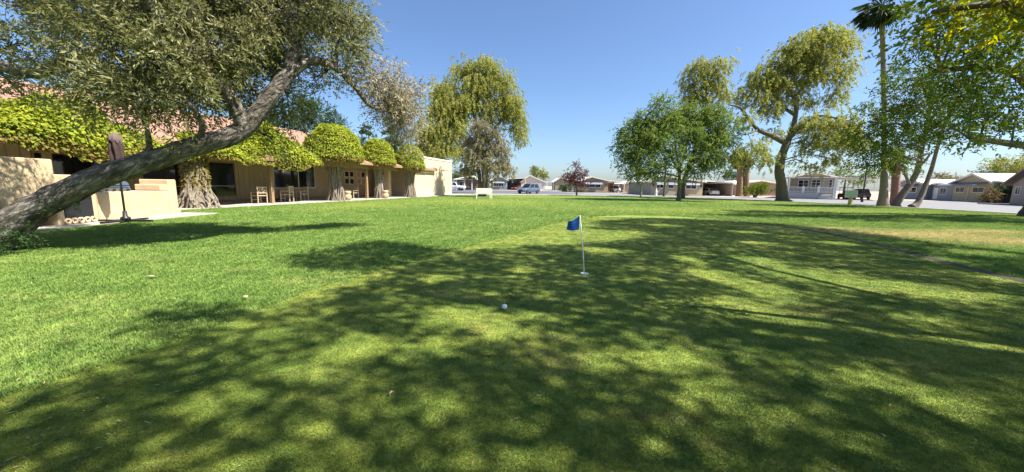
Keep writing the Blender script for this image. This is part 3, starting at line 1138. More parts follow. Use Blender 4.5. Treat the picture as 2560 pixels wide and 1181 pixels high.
MB().span((0.72, -0.012, 0.20), (1.55, 0.018, 0.86)).build('firebox_door', MT['black'], bq)
MB().span((-2.6, -0.012, 0.28), (-1.3, -0.001, 0.86)).build('vent_panel', MT['black'], bq)
# pierced block course under the firebox
for i in range(5):
    xc = 0.74 + i * 0.19
    r1 = MB()
    for k in range(10):
        a0, a1 = k / 10 * 6.283, (k + 1) / 10 * 6.283
        q = [(xc + math.cos(a) * r_, -0.05, 0.12 + math.sin(a) * r_) for a, r_ in ((a0, 0.088), (a1, 0.088), (a1, 0.05), (a0, 0.05))]
        r1.prism(q, (0, 0.05, 0))
    r1.build('pierced_block', MT['stucco_pale'], bq)
struct('hearth_slab', MB().span((-13.6, 8.3, -0.03), (-12.25, 14.9, 0.02)), MT['patio'])

gr = thing('gas_grill', 'stainless gas grill with rounded hood set in the barbecue counter', 'grill', BW + Vector((-0.95, 2.55, 0.932)), math.atan2(4.7, -0.75))
MB().span((-0.55, -0.36, 0), (0.55, 0.36, 0.12)).build('firebox', MT['steel'], gr, bevel=0.015)
hood = MB().prism([(-0.55, -0.34, 0.125), (-0.55, 0.34, 0.125), (-0.55, 0.30, 0.32), (-0.55, 0.12, 0.42), (-0.55, -0.14, 0.42), (-0.55, -0.31, 0.27)], (1.1, 0, 0)).build('hood', MT['steel'], gr, bevel=0.01)
MB().tube([(-0.42, -0.40, 0.2), (0.42, -0.40, 0.2)], [0.02, 0.02], 8).build('handle', MT['black'], hood)
for i in range(4):
    MB().tube([(-0.4 + i * 0.26, -0.42, 0.06), (-0.4 + i * 0.26, -0.355, 0.06)], [0.035, 0.035], 10).build('knob', MT['black'], gr)

# folded parasol on a wheeled stand
um = thing('folded_parasol', 'folded dark brown parasol on a black pole and cross stand by barbecue', 'parasol', (-12.15, 11.25, 0.02))
MB().tube([(0, 0, 0.05), (0, 0, 2.55)], [0.028, 0.028], 10).build('pole', MT['black'], um, smooth=True)
st = MB()
for a in (0.1, 1.67):
    st.box((0, 0, 0.045), (1.5, 0.09, 0.055), rz=a)
sto = st.build('stand', MT['black'], um)
MB().lathe([(0.12, 0.075), (0.12, 0.14), (0.06, 0.18), (0.05, 0.34)], seg=14).build('hub', MT['black'], sto, smooth=True)
fold = []
NR = 40
prof = [(1.35, 0.05), (1.5, 0.13), (1.75, 0.16), (2.05, 0.165), (2.32, 0.165), (2.5, 0.13), (2.55, 0.08)]
mbu = MB()
vv, ff = [], []
for i, (z, r_) in enumerate(prof):
    for k in range(NR):
        a = k / NR * 6.283
        q = r_ * (0.84 + 0.26 * math.cos(a * 6 + z * 2.6) + 0.09 * math.sin(a * 3 + z * 7))
        vv.append((math.cos(a) * q, math.sin(a) * q, z))
for i in range(len(prof) - 1):
    for k in range(NR):
        k2 = (k + 1) % NR
        ff.append((i * NR + k, i * NR + k2, (i + 1) * NR + k2, (i + 1) * NR + k))
mbu.add(vv, ff).build('canopy', MT['umbrella'], um, smooth=True)
cap = MB()
vv, ff = [], []
prof = [(2.44, 0.15), (2.52, 0.165), (2.62, 0.135), (2.69, 0.07), (2.72, 0.02)]
for i, (z, r_) in enumerate(prof):
    for k in range(NR):
        a = k / NR * 6.283
        q = r_ * (0.95 + 0.09 * math.cos(a * 8 + 1))
        vv.append((math.cos(a) * q, math.sin(a) * q, z + (0.05 * math.cos(a * 8) if i == 0 else 0)))
for i in range(len(prof) - 1):
    for k in range(NR):
        k2 = (k + 1) % NR
        ff.append((i * NR + k, i * NR + k2, (i + 1) * NR + k2, (i + 1) * NR + k))
cap.add(vv, ff).build('top_flap', MT['umbrella_top'], um, smooth=True)

# ================================================================== PATIO FURNITURE
def patio_chair(label, x, y, rz, hgt=1.0):
    p = club(x, y, 0.05)
    t = thing('patio_chair', label, 'chair', p, CRZ + rz, 'wooden patio chairs')
    w, d, sh, bh = 0.56, 0.52, 0.46 * hgt, 0.98 * hgt
    for sx in (-1, 1):
        MB().box((sx * w / 2, -d / 2, sh * 0.7), (0.05, 0.05, sh * 1.4)).build('leg', MT['wood'], t)
        MB().box((sx * w / 2, d / 2, bh / 2), (0.05, 0.05, bh)).build('leg', MT['wood'], t)
        MB().box((sx * w / 2, 0, sh * 1.42), (0.06, d + 0.06, 0.03)).build('armrest', MT['wood'], t)
    MB().box((0, 0, sh), (w - 0.06, d - 0.06, 0.05)).build('seat', MT['wood'], t)
    bk = MB()
    bk.box((0, d / 2, bh - 0.035), (w - 0.06, 0.04, 0.07))
    bk.box((0, d / 2, sh + 0.16), (w - 0.06, 0.035, 0.05))
    bo = bk.build('backrest', MT['wood'], t)
    zm, hh = (bh - 0.07 + sh + 0.185) / 2, (bh - 0.07 - sh - 0.185)
    lt = MB()
    for i in range(3):
        for s in (-1, 1):
            cx = -0.16 + i * 0.16
            lt.tube([(cx - 0.08, d / 2, zm - s * hh / 2), (cx + 0.08, d / 2, zm + s * hh / 2)], [0.013, 0.013], 4)
    lt.build('lattice', MT['wood'], bo)
    MB().box((0, -d / 2, sh * 0.45), (w - 0.06, 0.03, 0.03)).build('stretcher', MT['wood'], t)
    return t


patio_chair('high backed wooden chair alone by the board wall, nearest the leaning trunk', 4.05, 0.9, math.pi * 0.98)
patio_chair('wooden chair with latticed back facing away, in front of the wide table', 6.0, 0.9, math.pi * 0.93 + math.pi * 0.2, 1.04)
patio_chair('wooden chair in shade at the far end of the wide table', 8.0, 1.7, math.pi * 1.4)
patio_chair('wooden chair beside the large mound and its planter, at the small table', 13.2, 1.6, math.pi * 1.45)


def round_table(label, x, y, r, h):
    t = thing('patio_table', label, 'table', club(x, y, 0.05), CRZ, 'patio tables')
    MB().lathe([(r, h - 0.035), (r, h)], seg=28).build('tabletop', MT['wood'], t, bevel=0.006)
    MB().tube([(0, 0, 0.02), (0, 0, h - 0.04)], [0.05, 0.05], 10).build('pedestal', MT['black'], t)
    for i in range(4):
        a = i * 1.571 + 0.4
        MB().tube([(0, 0, 0.12), (math.cos(a) * r * 0.6, math.sin(a) * r * 0.6, 0.02)], [0.03, 0.025], 6).build('leg', MT['black'], t)


round_table('wide patio table in shade under the divided window', 7.0, 2.6, 0.85, 0.76)
round_table('small patio table beside the entrance windows', 12.4, 2.0, 0.5, 0.74)


def planter(label, x, y):
    t = thing('planter_pot', label, 'planter', club(x, y, 0.05), 0, 'terracotta planters')
    MB().lathe([(0.17, 0), (0.24, 0.06), (0.29, 0.22), (0.26, 0.38), (0.21, 0.44), (0.23, 0.47), (0.27, 0.56), (0.26, 0.62), (0.25, 0.68), (0.21, 0.685), (0.20, 0.6), (0.02, 0.59)], seg=20).build('pot', MT['terracotta'], t, smooth=True)
    MB().lathe([(0.20, 0.605), (0.02, 0.625)], seg=14).build('soil', MT['bark_brown'], t)


planter('banded terracotta pot beside the largest ivy mound', 10.2, -0.25)
planter('banded terracotta pot in front of the easel, between two ivy mounds', 14.9, -0.3)

es = thing('easel_board', 'wooden A frame easel holding a pale board on the porch', 'easel', club(15.9, 1.0, 0.05), CRZ - 0.35)
for sx in (-1, 1):
    MB().tube([(sx * 0.38, -0.25, 0), (sx * 0.05, 0.0, 1.9)], [0.03, 0.025], 6).build('leg', MT['wood'], es)
MB().tube([(0, 0.5, 0), (0, 0.0, 1.85)], [0.03, 0.025], 6).build('leg', MT['wood'], es)
MB().box((0, -0.15, 1.05), (0.6, 0.025, 0.85), rx=-0.12).build('board', MT['sd_grey'], es)
MB().box((0, -0.22, 0.6), (0.66, 0.07, 0.04)).build('ledge', MT['wood'], es)

# ================================================================== GOLF THINGS
fl = thing('hole_flag', 'blue flag on a thin white pole standing in the cup', 'flag', (1.13, 5.43, 0.006))
top = sight(1450, 539, 5.43) - Vector((1.13, 5.43, 0.006))
MB().tube([(0, 0, -0.05), top * 0.5 + Vector((0.004, 0, 0)), top], [0.0085, 0.0075, 0.0065], 8).build('pole', MT['white'], fl, smooth=True)
vv, ff = [], []
NX, NZ = 14, 9
flag_h = 0.205
for side in (0, 1):
    for i in range(NX + 1):
        s = i / NX
        for j in range(NZ + 1):
            r_ = j / NZ
            xx = top.x - 0.006 - s * (0.165 + 0.022 * r_) + (1 - r_) * -0.002
            zt = top.z - 0.006 - s * 0.085 - 0.02 * math.sin(s * 3.1)
            zbm = top.z - 0.006 - flag_h - s * 0.022 - 0.012 * math.sin(s * 4)
            zz = zt + (zbm - zt) * r_
            yy = top.y + 0.018 * math.sin(s * 7 + r_ * 1.2) * s + (0.0012 if side else -0.0012)
            vv.append((xx, yy, zz))
n1 = (NX + 1) * (NZ + 1)
for side in (0, 1):
    for i in range(NX):
        for j in range(NZ):
            a = side * n1 + i * (NZ + 1) + j
            ff.append((a, a + 1, a + NZ + 2, a + NZ + 1))
MB().add(vv, ff).build('flag_cloth', MT['flag'], fl, smooth=True)
cu = thing('hole_cup', 'white hole cup rim at the foot of the blue flag', 'cup', (1.13, 5.43, 0.006))
MB().lathe([(0.060, 0.004), (0.060, 0.018), (0.048, 0.019), (0.047, 0.010), (0.01, 0.009)], seg=28).build('rim', MT['white'], cu, smooth=False)

bl = bpy.data.meshes.new('golf_ball')
bm = bmesh.new()
bmesh.ops.create_icosphere(bm, subdivisions=5, radius=0.029)
dirs = unit(rng.normal(size=(1, 3)))
k_ = np.arange(220)
ph = np.arccos(1 - 2 * (k_ + 0.5) / 220)
tt = np.pi * (1 + 5 ** 0.5) * k_
dm = np.stack([np.cos(tt) * np.sin(ph), np.sin(tt) * np.sin(ph), np.cos(ph)], 1)
for v in bm.verts:
    u = np.array(v.co.normalized())
    d = np.max(dm @ u)
    v.co *= 1 - 0.02 * max(0, (d - 0.9945) / 0.0055)
for f in bm.faces:
    f.smooth = True
bm.to_mesh(bl)
bm.free()
bl.materials.append(MT['ball'])
bo = bpy.data.objects.new('golf_ball', bl)
COL.objects.link(bo)
bo.location = (-0.07, 3.79, 0.006 + 0.029)
tag(bo, 'white golf ball lying on the green in front of the flag', 'golf ball')

# a few single fallen leaves and a twig that can be picked out
def dry_leaf(label, x, y, L, rz, z=0.016):
    t = thing('dry_leaf', label, 'leaf', (x, y, z), rz, 'single fallen leaves')
    n_ = 10
    vv = []
    for i in range(n_ + 1):
        s = i / n_
        w = math.sin(s * math.pi) ** 0.8 * L * 0.2
        zc = 0.010 * math.sin(s * 3.14) + 0.004
        vv += [((s - 0.5) * L, -w, zc + 0.008), ((s - 0.5) * L, 0, zc), ((s - 0.5) * L, w, zc + 0.010)]
    ff = []
    for i in range(n_):
        a = i * 3
        ff += [(a, a + 3, a + 4, a + 1), (a + 1, a + 4, a + 5, a + 2)]
    MB().add(vv, ff).build('blade', MT['wood'], t)
    MB().tube([(L * 0.45, 0, 0.006), (L * 0.75, 0.006, 0.004)], [0.0016, 0.001], 4).build('stalk', MT['wood'], t)


dry_leaf('curled brown leaf between golf ball and flag', 0.5, 4.02, 0.075, 0.4)
dry_leaf('straw coloured leaf on the sunlit rough in front of the barbecue', -4.9, 4.75, 0.12, 0.2, 0.036)
dry_leaf('pale twig-like leaf on the lawn just left of the green edge', -3.02, 3.95, 0.11, -0.5, 0.036)
dry_leaf('pale leaf lying in shade low on the green', -0.75, 2.13, 0.042, 1.2)

# ================================================================== HOUSES ACROSS THE STREET
def window(parent, x0, x1, z0, z1, y=0.0, awning=None, trim='white', bars=(1, 0), out=0.9):
    t = 0.08
    f = MB()
    for a, b in (((x0, z0), (x1, z0 + t)), ((x0, z1 - t), (x1, z1)), ((x0, z0 + t), (x0 + t, z1 - t)), ((x1 - t, z0 + t), (x1, z1 - t))):
        f.span((a[0], y - 0.06, a[1]), (b[0], y - 0.003, b[1]))
    for i in range(1, bars[0] + 1):
        xm = x0 + (x1 - x0) * i / (bars[0] + 1)
        f.span((xm - 0.025, y - 0.05, z0 + t), (xm + 0.025, y - 0.004, z1 - t))
    for i in range(1, bars[1] + 1):
        zm = z0 + (z1 - z0) * i / (bars[1] + 1)
        f.span((x0 + t, y - 0.045, zm - 0.02), (x1 - t, y - 0.005, zm + 0.02))
    o = f.build('window', MT[trim], parent)
    MB().span((x0 + t, y - 0.03, z0 + t), (x1 - t, y - 0.006, z1 - t)).build('pane', MT['glass'], o)
    if awning:
        e = 0.25
        zt = z1 + 0.55
        ao = MB().prism([(x0 - e, y - 0.004, zt), (x0 - e, y - 0.004, zt - 0.05), (x0 - e, y - out, z1 - 0.02), (x0 - e, y - out, z1 + 0.04)], (x1 - x0 + 2 * e, 0, 0)).build('awning', MT[awning], parent)
        MB().span((x0 - e - 0.01, y - out - 0.02, z1 - 0.06), (x1 + e + 0.01, y - out - 0.002, z1 + 0.045)).build('valance', MT['white'], ao)
    return o


def home(name, label, px0, px1, Y, D, h, rise, wallm, roofm, apex=0.5, over=0.45, rz=0.0, z0=-0.05, Y1=None):
    x0, x1 = XX(px0, Y), XX(px1, Y1 or Y)
    W = math.hypot(x1 - x0, (Y1 or Y) - Y)
    rz = math.atan2((Y1 or Y) - Y, x1 - x0)
    t = thing(name, label, 'house', (x0, Y, z0), rz)
    ax = W * apex
    w = MB()
    w.prism([(0, 0, 0), (W, 0, 0), (W, 0, h), (ax, 0, h + rise), (0, 0, h)], (0, D, 0))
    w.build('wall', MT[wallm], t)
    th = 0.14
    for (xa, za, xb, zb) in ((-over, h - rise * over / max(ax, 0.1) + 0.005, ax, h + rise + 0.005), (W + over, h - rise * over / max(W - ax, 0.1) + 0.005, ax, h + rise + 0.005)):
        o = MB().prism([(xa, -over, za), (xb, -over, zb), (xb, -over, zb + th), (xa, -over, za + th)], (0, D + 2 * over, 0)).build('roof', MT[roofm], t)
        s = 1 if xb > xa else -1
        MB().prism([(xa, -over - 0.05, za - 0.10), (xb - s * 0.01, -over - 0.05, zb - 0.10), (xb - s * 0.01, -over - 0.05, zb + th + 0.03), (xa, -over - 0.05, za + th + 0.03)], (0, 0.047, 0)).build('fascia', MT['cream_trim'] if roofm != 'roof_dark' else MT['beam'], o)
    return t, W


def carport(t, x0, x1, h, D, side='cream_trim', roofm='white_roof', slope=0.25, back='sd_brown', posts=True, y0=0.0, side_wall=None):
    MB().prism([(x0, y0 - 0.3, h), (x1, y0 - 0.3, h - slope), (x1, y0 - 0.3, h - slope + 0.16), (x0, y0 - 0.3, h + 0.16)], (0, D + 0.3, 0)).build('carport_roof', MT[roofm], t)
    if back:
        MB().span((x0 + 0.01, y0 + D - 0.25, 0), (x1 - 0.1, y0 + D - 0.1, h - slope - 0.01)).build('carport_back', MT[back], t)
    if side_wall:
        MB().span((x1 - 0.28, y0 + 0.2, 0), (x1 - 0.11, y0 + D - 0.26, h - slope - 0.01)).build('carport_side', MT[side_wall], t)
    if posts:
        for y in (y0 + 0.05, y0 + D * 0.5):
            MB().span((x1 - 0.22, y - 0.06, 0), (x1 - 0.10, y + 0.06, h - slope - 0.005)).build('post', MT[side], t)


# --- far end of the street (behind the bench)
t, W = home('porch_house', 'low brown house with white porch posts behind the white truck', 1139, 1196, 96, 9, 2.7, 0.9, 'sd_brown', 'white_roof', 0.7)
window(t, 1.0, 2.6, 1.0, 2.1)
for x in (0.4, 2.4, 4.4):
    MB().span((x, -1.6, 0), (x + 0.2, -1.4, 2.6)).build('post', MT['white'], t)
MB().span((-0.3, -1.8, 2.61), (W, -0.5, 2.72)).build('porch_roof', MT['white_roof'], t)
t, W = home('pale_house', 'pale green house partly hidden behind the grey tree trunk', 1196, 1226, 104, 9, 2.6, 1.1, 'sd_white', 'white_roof', 0.5)
window(t, 0.8, 1.8, 1.1, 2.2)
t, W = home('blue_house', 'blue grey house with window awning and open carport', 1228, 1268, 108, 10, 2.9, 0.95, 'sd_blue', 'white_roof', 0.55)
window(t, 0.7, 3.7, 0.95, 2.05, awning='awning', bars=(3, 0))
window(t, 4.0, 4.6, 1.0, 2.0)
carport(t, W, W + 5.6, 3.2, 8, slope=-0.3, back='sd_blue')
t, W = home('white_roofed_house', 'house with broad bright white roof behind the parked blue grey car', 1302, 1362, 112, 12, 2.5, 1.9, 'sd_white', 'white_roof', 0.35)
window(t, 1.0, 2.4, 1.0, 1.9)
MB().span((3.2, -0.05, 0.05), (6.4, -0.01, 2.1)).build('garage_door', MT['white'], t)
t, W = home('tan_house', 'tan house beyond the street end, next to clipped green hedge', 1388, 1440, 118, 10, 3.0, 0.9, 'sd_tan', 'white_roof', 0.2)
window(t, 3.0, 4.6, 1.1, 2.1)
MB().span((-2.8, 0.1, 2.55), (-0.46, 6, 2.68)).build('carport_roof', MT['white_roof'], t)
for x in (-2.7, -0.7):
    MB().span((x, 0.2, 0), (x + 0.15, 0.35, 2.54)).build('post', MT['white'], t)

# --- house with the plum tree in front
t, W = home('awning_house', 'tan house with two awnings behind the red leaved tree', 1455, 1520, 86, 12, 2.75, 0.85, 'sd_tan', 'white_roof', 0.35)
window(t, 0.5, 4.4, 1.15, 2.0, awning='awning', bars=(2, 0))
MB().span((5.55, -0.12, 1.75), (5.75, -0.01, 2.05)).build('wall_lamp', MT['black'], t)
carport(t, W, W + 4.0, 2.75, 9, slope=0.35, back='sd_brown')
t, W = home('low_house', 'low cream house with block fence between the two carports', 1558, 1622, 92, 10, 2.2, 0.7, 'sd_pink', 'white_roof', 0.5)
window(t, 1.2, 2.6, 1.0, 1.8)
# --- house behind the bright green tree
t, W = home('long_cream_house', 'cream house with three awning windows behind the bright green tree', 1628, 1757, 66, 13, 2.55, 0.95, 'sd_cream', 'white_roof', 0.18)
window(t, 0.9, 2.2, 1.25, 2.0, awning='awning', bars=(1, 0))
window(t, 3.0, 4.1, 1.25, 2.0, awning='awning', bars=(0, 0))
window(t, 6.2, 8.2, 1.2, 2.0, awning='awning', bars=(1, 0))
for x in (0.25, 8.85):
    MB().span((x, -0.14, 1.65), (x + 0.22, -0.01, 2.0)).build('wall_lamp', MT['black'], t)
carport(t, W + 0.02, W + 5.6, 2.66, 10, slope=0.3, back='orange_wall', side_wall='sd_pink')
# --- low white roofed house behind the palms
t, W = home('white_low_house', 'long low house with white roof behind the twin palm trunks', 1838, 1962, 76, 10, 2.35, 0.75, 'sd_tan', 'white_roof', 0.5)
window(t, 3.0, 5.0, 1.0, 1.8)
# --- porch house
t, W = home('railed_porch_house', 'white house with raised railed porch behind the thick leaning tree', 1968, 2092, 60.5, 12, 3.35, 0.8, 'sd_pink', 'white_roof', 0.55, Y1=56.5)
MB().span((0.2, -2.6, 0), (W - 2.1, -0.02, 0.95)).build('porch_base', MT['sd_white'], t)
window(t, 1.35, 2.7, 1.7, 3.0, bars=(1, 1))
window(t, 3.0, 4.2, 1.65, 3.05, bars=(1, 2))
window(t, 4.45, 5.6, 1.65, 3.05, bars=(1, 2))
MB().span((W - 1.9, -0.06, 0.5), (W - 0.9, -0.01, 3.0)).build('door', MT['roof_grey'], t)
MB().span((-0.4, -3.0, 3.22), (W + 0.3, -0.46, 3.36)).build('porch_roof', MT['white_roof'], t)
for x in (0.25, 5.9, W - 0.4):
    MB().span((x, -2.6, 0.0 if x > 5.5 else 0.955), (x + 0.2, -2.4, 3.21)).build('post', MT['white'], t)
xs_ = [0.45, 2.2, 4.05, 5.9]
for a, b in zip(xs_[:-1], xs_[1:]):
    rl = MB().span((a, -2.55, 1.78), (b, -2.47, 1.86)).build('railing', MT['white'], t)
    MB().span((a, -2.55, 1.05), (b, -2.47, 1.12)).build('lower_rail', MT['white'], rl)
    k = int((b - a) / 0.16)
    for i in range(1, k):
        MB().span((a + (b - a) * i / k - 0.02, -2.53, 1.125), (a + (b - a) * i / k + 0.02, -2.49, 1.775)).build('baluster', MT['white'], rl)
for x in xs_[1:3]:
    MB().span((x - 0.14, -2.62, 0.955), (x + 0.14, -2.4, 2.0)).build('newel', MT['white'], t)
for i in range(4):
    MB().span((W - 2.05, -2.5 + i * 0.3 - 0.6, 0), (W - 0.5, -2.5 + i * 0.3 - 0.3, 0.2 + i * 0.2)).build('step', MT['sd_white'], t)
carport(t, W + 0.32, W + 6.6, 3.25, 9, slope=0.1, back=None)
for x in (W + 5.2, W + 6.0):
    MB().span((x, -0.2, 0), (x + 0.14, -0.06, 3.0)).build('post', MT['white'], t)
# --- right side of the street
t, W = home('gable_house', 'small blue grey gabled house behind the two leaning trunks', 2236, 2318, 70, 10, 2.7, 0.85, 'sd_grey', 'white_roof', 0.45, Y1=64.5)
window(t, 2.2, 3.9, 1.2, 2.2, awning='awning')
MB().span((0.5, -0.05, 0.1), (1.6, -0.01, 2.2)).build('door', MT['white'], t)
t, W = home('flat_house', 'grey flat fronted house wing beside the yellow house', 2319, 2383, 65.5, 9, 2.6, 0.2, 'sd_grey', 'white_roof', 0.5, Y1=60.2)
MB().span((1.6, -0.05, 0.1), (2.6, -0.01, 2.1)).build('door', MT['white'], t)
window(t, 3.0, 4.4, 0.9, 2.1)
t, W = home('yellow_house', 'pale yellow house with a wide grey awning across the street', 2384, 2484, 60, 12, 2.9, 1.25, 'sd_yellow', 'white_roof', 0.55, Y1=52.5)
window(t, 0.6, 2.6, 1.35, 2.25, awning=None)
window(t, 4.3, 6.6, 1.35, 2.25, awning=None)
MB().prism([(-1.2, -0.006, 2.95), (-1.2, -0.006, 2.85), (-1.2, -1.5, 2.42), (-1.2, -1.5, 2.5)], (W + 0.2, 0, 0)).build('awning', MT['awning'], t)
MB().span((3.35, -0.05, 0.05), (3.5, -0.01, 2.3)).build('downpipe', MT['cream_trim'], t)
MB().span((W - 0.5, -0.12, 1.8), (W - 0.3, -0.01, 2.1)).build('wall_lamp', MT['black'], t)
carport(t, W + 0.02, W + 5, 3.0, 9, slope=0.4, back='orange_wall')
t, W = home('brown_gable_house', 'house with dark brown gable at the picture edge behind the hedge', 2532, 2640, 47, 11, 2.6, 1.7, 'sd_pink', 'roof_dark', 0.5, over=0.8, Y1=39)
window(t, 1.0, 2.4, 1.2, 2.2)

# block fence beside the low house
bf = thing('block_fence', 'low pink concrete block fence beside the parked white car', 'fence', (XX(1556, 84), 84, -0.05))
for r_ in range(3):
    for i in range(10):
        MB().span((i * 0.42 + (0.2 if r_ % 2 else 0), 0, r_ * 0.21), (i * 0.42 + 0.4 + (0.2 if r_ % 2 else 0), 0.2, r_ * 0.21 + 0.2)).build('block', MT['brick'], bf)


# ================================================================== VEHICLES
def paint(name, c, metal=0.3):
    m = mat(name, c, 0.28, 0.03, 2.0, metal=metal, spec=0.5)
    m.node_tree.nodes['Principled BSDF'].inputs['Coat Weight'].default_value = 0.6
    return m


def car(name, label, loc, rz, m, kind='suv', cat='car'):
    """local x = forward"""
    t = thing(name, label, cat, loc, rz)
    if kind == 'suv':
        Lh, Wd, belt, roof = 2.25, 0.92, 1.02, 1.68
        st_ = [(-Lh, 0.42, 0.95, 0.86), (-Lh + 0.12, 0.34, 1.02, 0.9), (-1.4, 0.3, 1.04, Wd), (0.0, 0.28, 1.03, Wd), (0.75, 0.28, 1.05, Wd), (1.5, 0.3, 0.98, 0.9), (Lh - 0.15, 0.34, 0.84, 0.82), (Lh, 0.42, 0.7, 0.7)]
        gh = (-Lh + 0.15, -Lh + 0.55, 0.15, 1.0)
    elif kind == 'sedan':
        Lh, Wd, belt, roof = 2.35, 0.92, 0.95, 1.45
        st_ = [(-Lh, 0.42, 0.88, 0.82), (-Lh + 0.15, 0.32, 0.98, 0.88), (-1.4, 0.26, 1.0, Wd), (0.0, 0.24, 0.96, Wd), (0.8, 0.24, 0.96, Wd), (1.55, 0.26, 0.88, 0.9), (Lh - 0.15, 0.32, 0.74, 0.82), (Lh, 0.4, 0.6, 0.7)]
        gh = (-1.75, -1.05, 0.25, 1.05)
    else:                                                       # pickup
        Lh, Wd, belt, roof = 2.8, 0.98, 1.12, 1.85
        st_ = [(-Lh, 0.5, 1.1, 0.93), (-Lh + 0.1, 0.42, 1.12, 0.96), (-1.5, 0.4, 1.12, Wd), (0.0, 0.4, 1.12, Wd), (1.0, 0.4, 1.14, Wd), (1.9, 0.4, 1.1, 0.95), (Lh - 0.1, 0.45, 1.02, 0.92), (Lh, 0.5, 0.92, 0.85)]
        gh = (-0.85, -0.65, 0.75, 1.35)
    vv, ff = [], []
    for (x_, zb_, zt_, w_) in st_:
        ring = [(w_ * 0.9, zb_), (w_, zb_ + 0.18), (w_ * 1.0, (zb_ + zt_) / 2 + 0.1), (w_ * 0.97, zt_ - 0.07), (w_ * 0.88, zt_)]
        ring = [(y_, z_) for y_, z_ in ring] + [(-y_, z_) for y_, z_ in ring[::-1]]
        vv += [(x_, y_, z_) for y_, z_ in ring]
    nr = 10
    for i in range(len(st_) - 1):
        for k in range(nr):
            ff.append((i * nr + k, i * nr + (k + 1) % nr, (i + 1) * nr + (k + 1) % nr, (i + 1) * nr + k))
    ff += [tuple(range(nr)), tuple((len(st_) - 1) * nr + k for k in range(nr))]
    MB().add(vv, ff).build('body', m, t, smooth=False, bevel=0.02)
    x0, x1, x2, x3 = gh
    b0, b1 = Wd * 0.9, Wd * 0.72
    zb_ = belt - 0.03
    V = [(x0, -b0, zb_), (x3, -b0, zb_), (x3, b0, zb_), (x0, b0, zb_), (x1, -b1, roof), (x2, -b1, roof), (x2, b1, roof), (x1, b1, roof)]
    co = MB().add(V, [(3, 2, 1, 0), (4, 5, 6, 7), (0, 1, 5, 4), (1, 2, 6, 5), (2, 3, 7, 6), (3, 0, 4, 7)]).build('cabin', m, t, bevel=0.03)

    def pane(name_, q, inset=0.12, push=0.012):
        q = [Vector(a) for a in q]
        c = sum(q, Vector()) / 4
        nrm = (q[1] - q[0]).cross(q[3] - q[0]).normalized()
        if nrm.dot(c - Vector(((x1 + x2) / 2, 0, (belt + roof) / 2))) < 0:
            nrm = -nrm
        a = [c + (p - c) * (1 - inset) + nrm * push for p in q]
        MB().prism([p - nrm * 0.02 for p in a], nrm * 0.02).build(name_, MT['glass'], co)

    pane('windscreen', (V[1], V[2], V[6], V[5]))
    pane('rear_window', (V[3], V[0], V[4], V[7]))
    for s in (0, 1):
        a, b, c_, d = (V[0], V[1], V[5], V[4]) if s == 0 else (V[3], V[2], V[6], V[7])
        a, b, c_, d = map(Vector, (a, b, c_, d))
        pane('side_window', (a, a.lerp(b, 0.5), d.lerp(c_, 0.5), d), 0.14)
        pane('side_window', (a.lerp(b, 0.5), b, c_, d.lerp(c_, 0.5)), 0.14)
    wx = Lh * 0.62
    for xw in (-wx, wx):
        for s in (-1, 1):
            w = thing('wheel', None, None, (xw, s * (Wd - 0.1), 0.34))
            w.parent = t
            MB().lathe([(0.20, -0.11), (0.33, -0.11), (0.345, -0.06), (0.345, 0.06), (0.33, 0.11), (0.20, 0.11)], seg=20, axis='Y').build('tyre', MT['tyre'], w, smooth=False)
            MB().lathe([(0.05, s * 0.06), (0.205, s * 0.115), (0.21, s * 0.09)], seg=16, axis='Y').build('rim', MT['rim'], w)
    for s in (-1, 1):
        zf = st_[-1][2] - 0.06
        MB().box((Lh - 0.10, s * (st_[-1][3] - 0.14), zf), (0.22, 0.28, 0.13)).build('headlight', MT['lamp_clear'], t, bevel=0.02)
        MB().box((-Lh + 0.03, s * (st_[0][3] - 0.10), st_[0][2] - 0.12), (0.12, 0.2, 0.24)).build('tail_light', MT['lamp_red'], t, bevel=0.02)
        MB().box((gh[3] - 0.25, s * (Wd + 0.06), belt + 0.06), (0.14, 0.16, 0.12)).build('mirror', m, t, bevel=0.02)
    MB().box((Lh - 0.01, 0, 0.5), (0.06, st_[-1][3] * 1.3, 0.16)).build('grille', MT['black'], t)
    MB().box((-Lh - 0.005, 0, 0.55), (0.04, 0.5, 0.13)).build('plate', MT['plate'], t)
    if kind == 'pickup':
        MB().span((-Lh + 0.12, -Wd + 0.14, 1.121), (-0.9, Wd - 0.14, 1.128)).build('bed', MT['black'], t)
    return t


car('parked_suv', 'blue grey compact SUV parked in the street, its front turned towards the lawn', (XX(1322, 62), 62.5, -0.046), R(230), paint('bluegrey_paint', (0.10, 0.135, 0.18)), 'suv')
car('parked_pickup', 'white pickup truck beyond the end of the stucco annex', (XX(1133, 84), 84, -0.046), R(-8), paint('white_paint_car', (0.7, 0.7, 0.7), 0.0), 'pickup', 'truck')
car('parked_car', 'red car under the carport of the blue house', (XX(1291, 107), 110, -0.05), R(-110), paint('red_paint', (0.22, 0.02, 0.03)), 'sedan')
car('parked_car', 'white car under the carport next to the awning house', (XX(1546, 86), 88.5, -0.05), R(-91), paint('white_car_b', (0.66, 0.66, 0.66), 0.0), 'suv')
car('parked_car', 'silver white sedan under the carport of the long cream house', (XX(1794, 66), 69.0, -0.05), R(92), paint('silver_paint', (0.62, 0.61, 0.59), 0.2), 'sedan')
car('parked_suv', 'black SUV under the white carport next to the railed porch', (XX(2164, 57.5), 58.5, -0.05), R(62), paint('black_paint', (0.012, 0.012, 0.014), 0.2), 'suv')

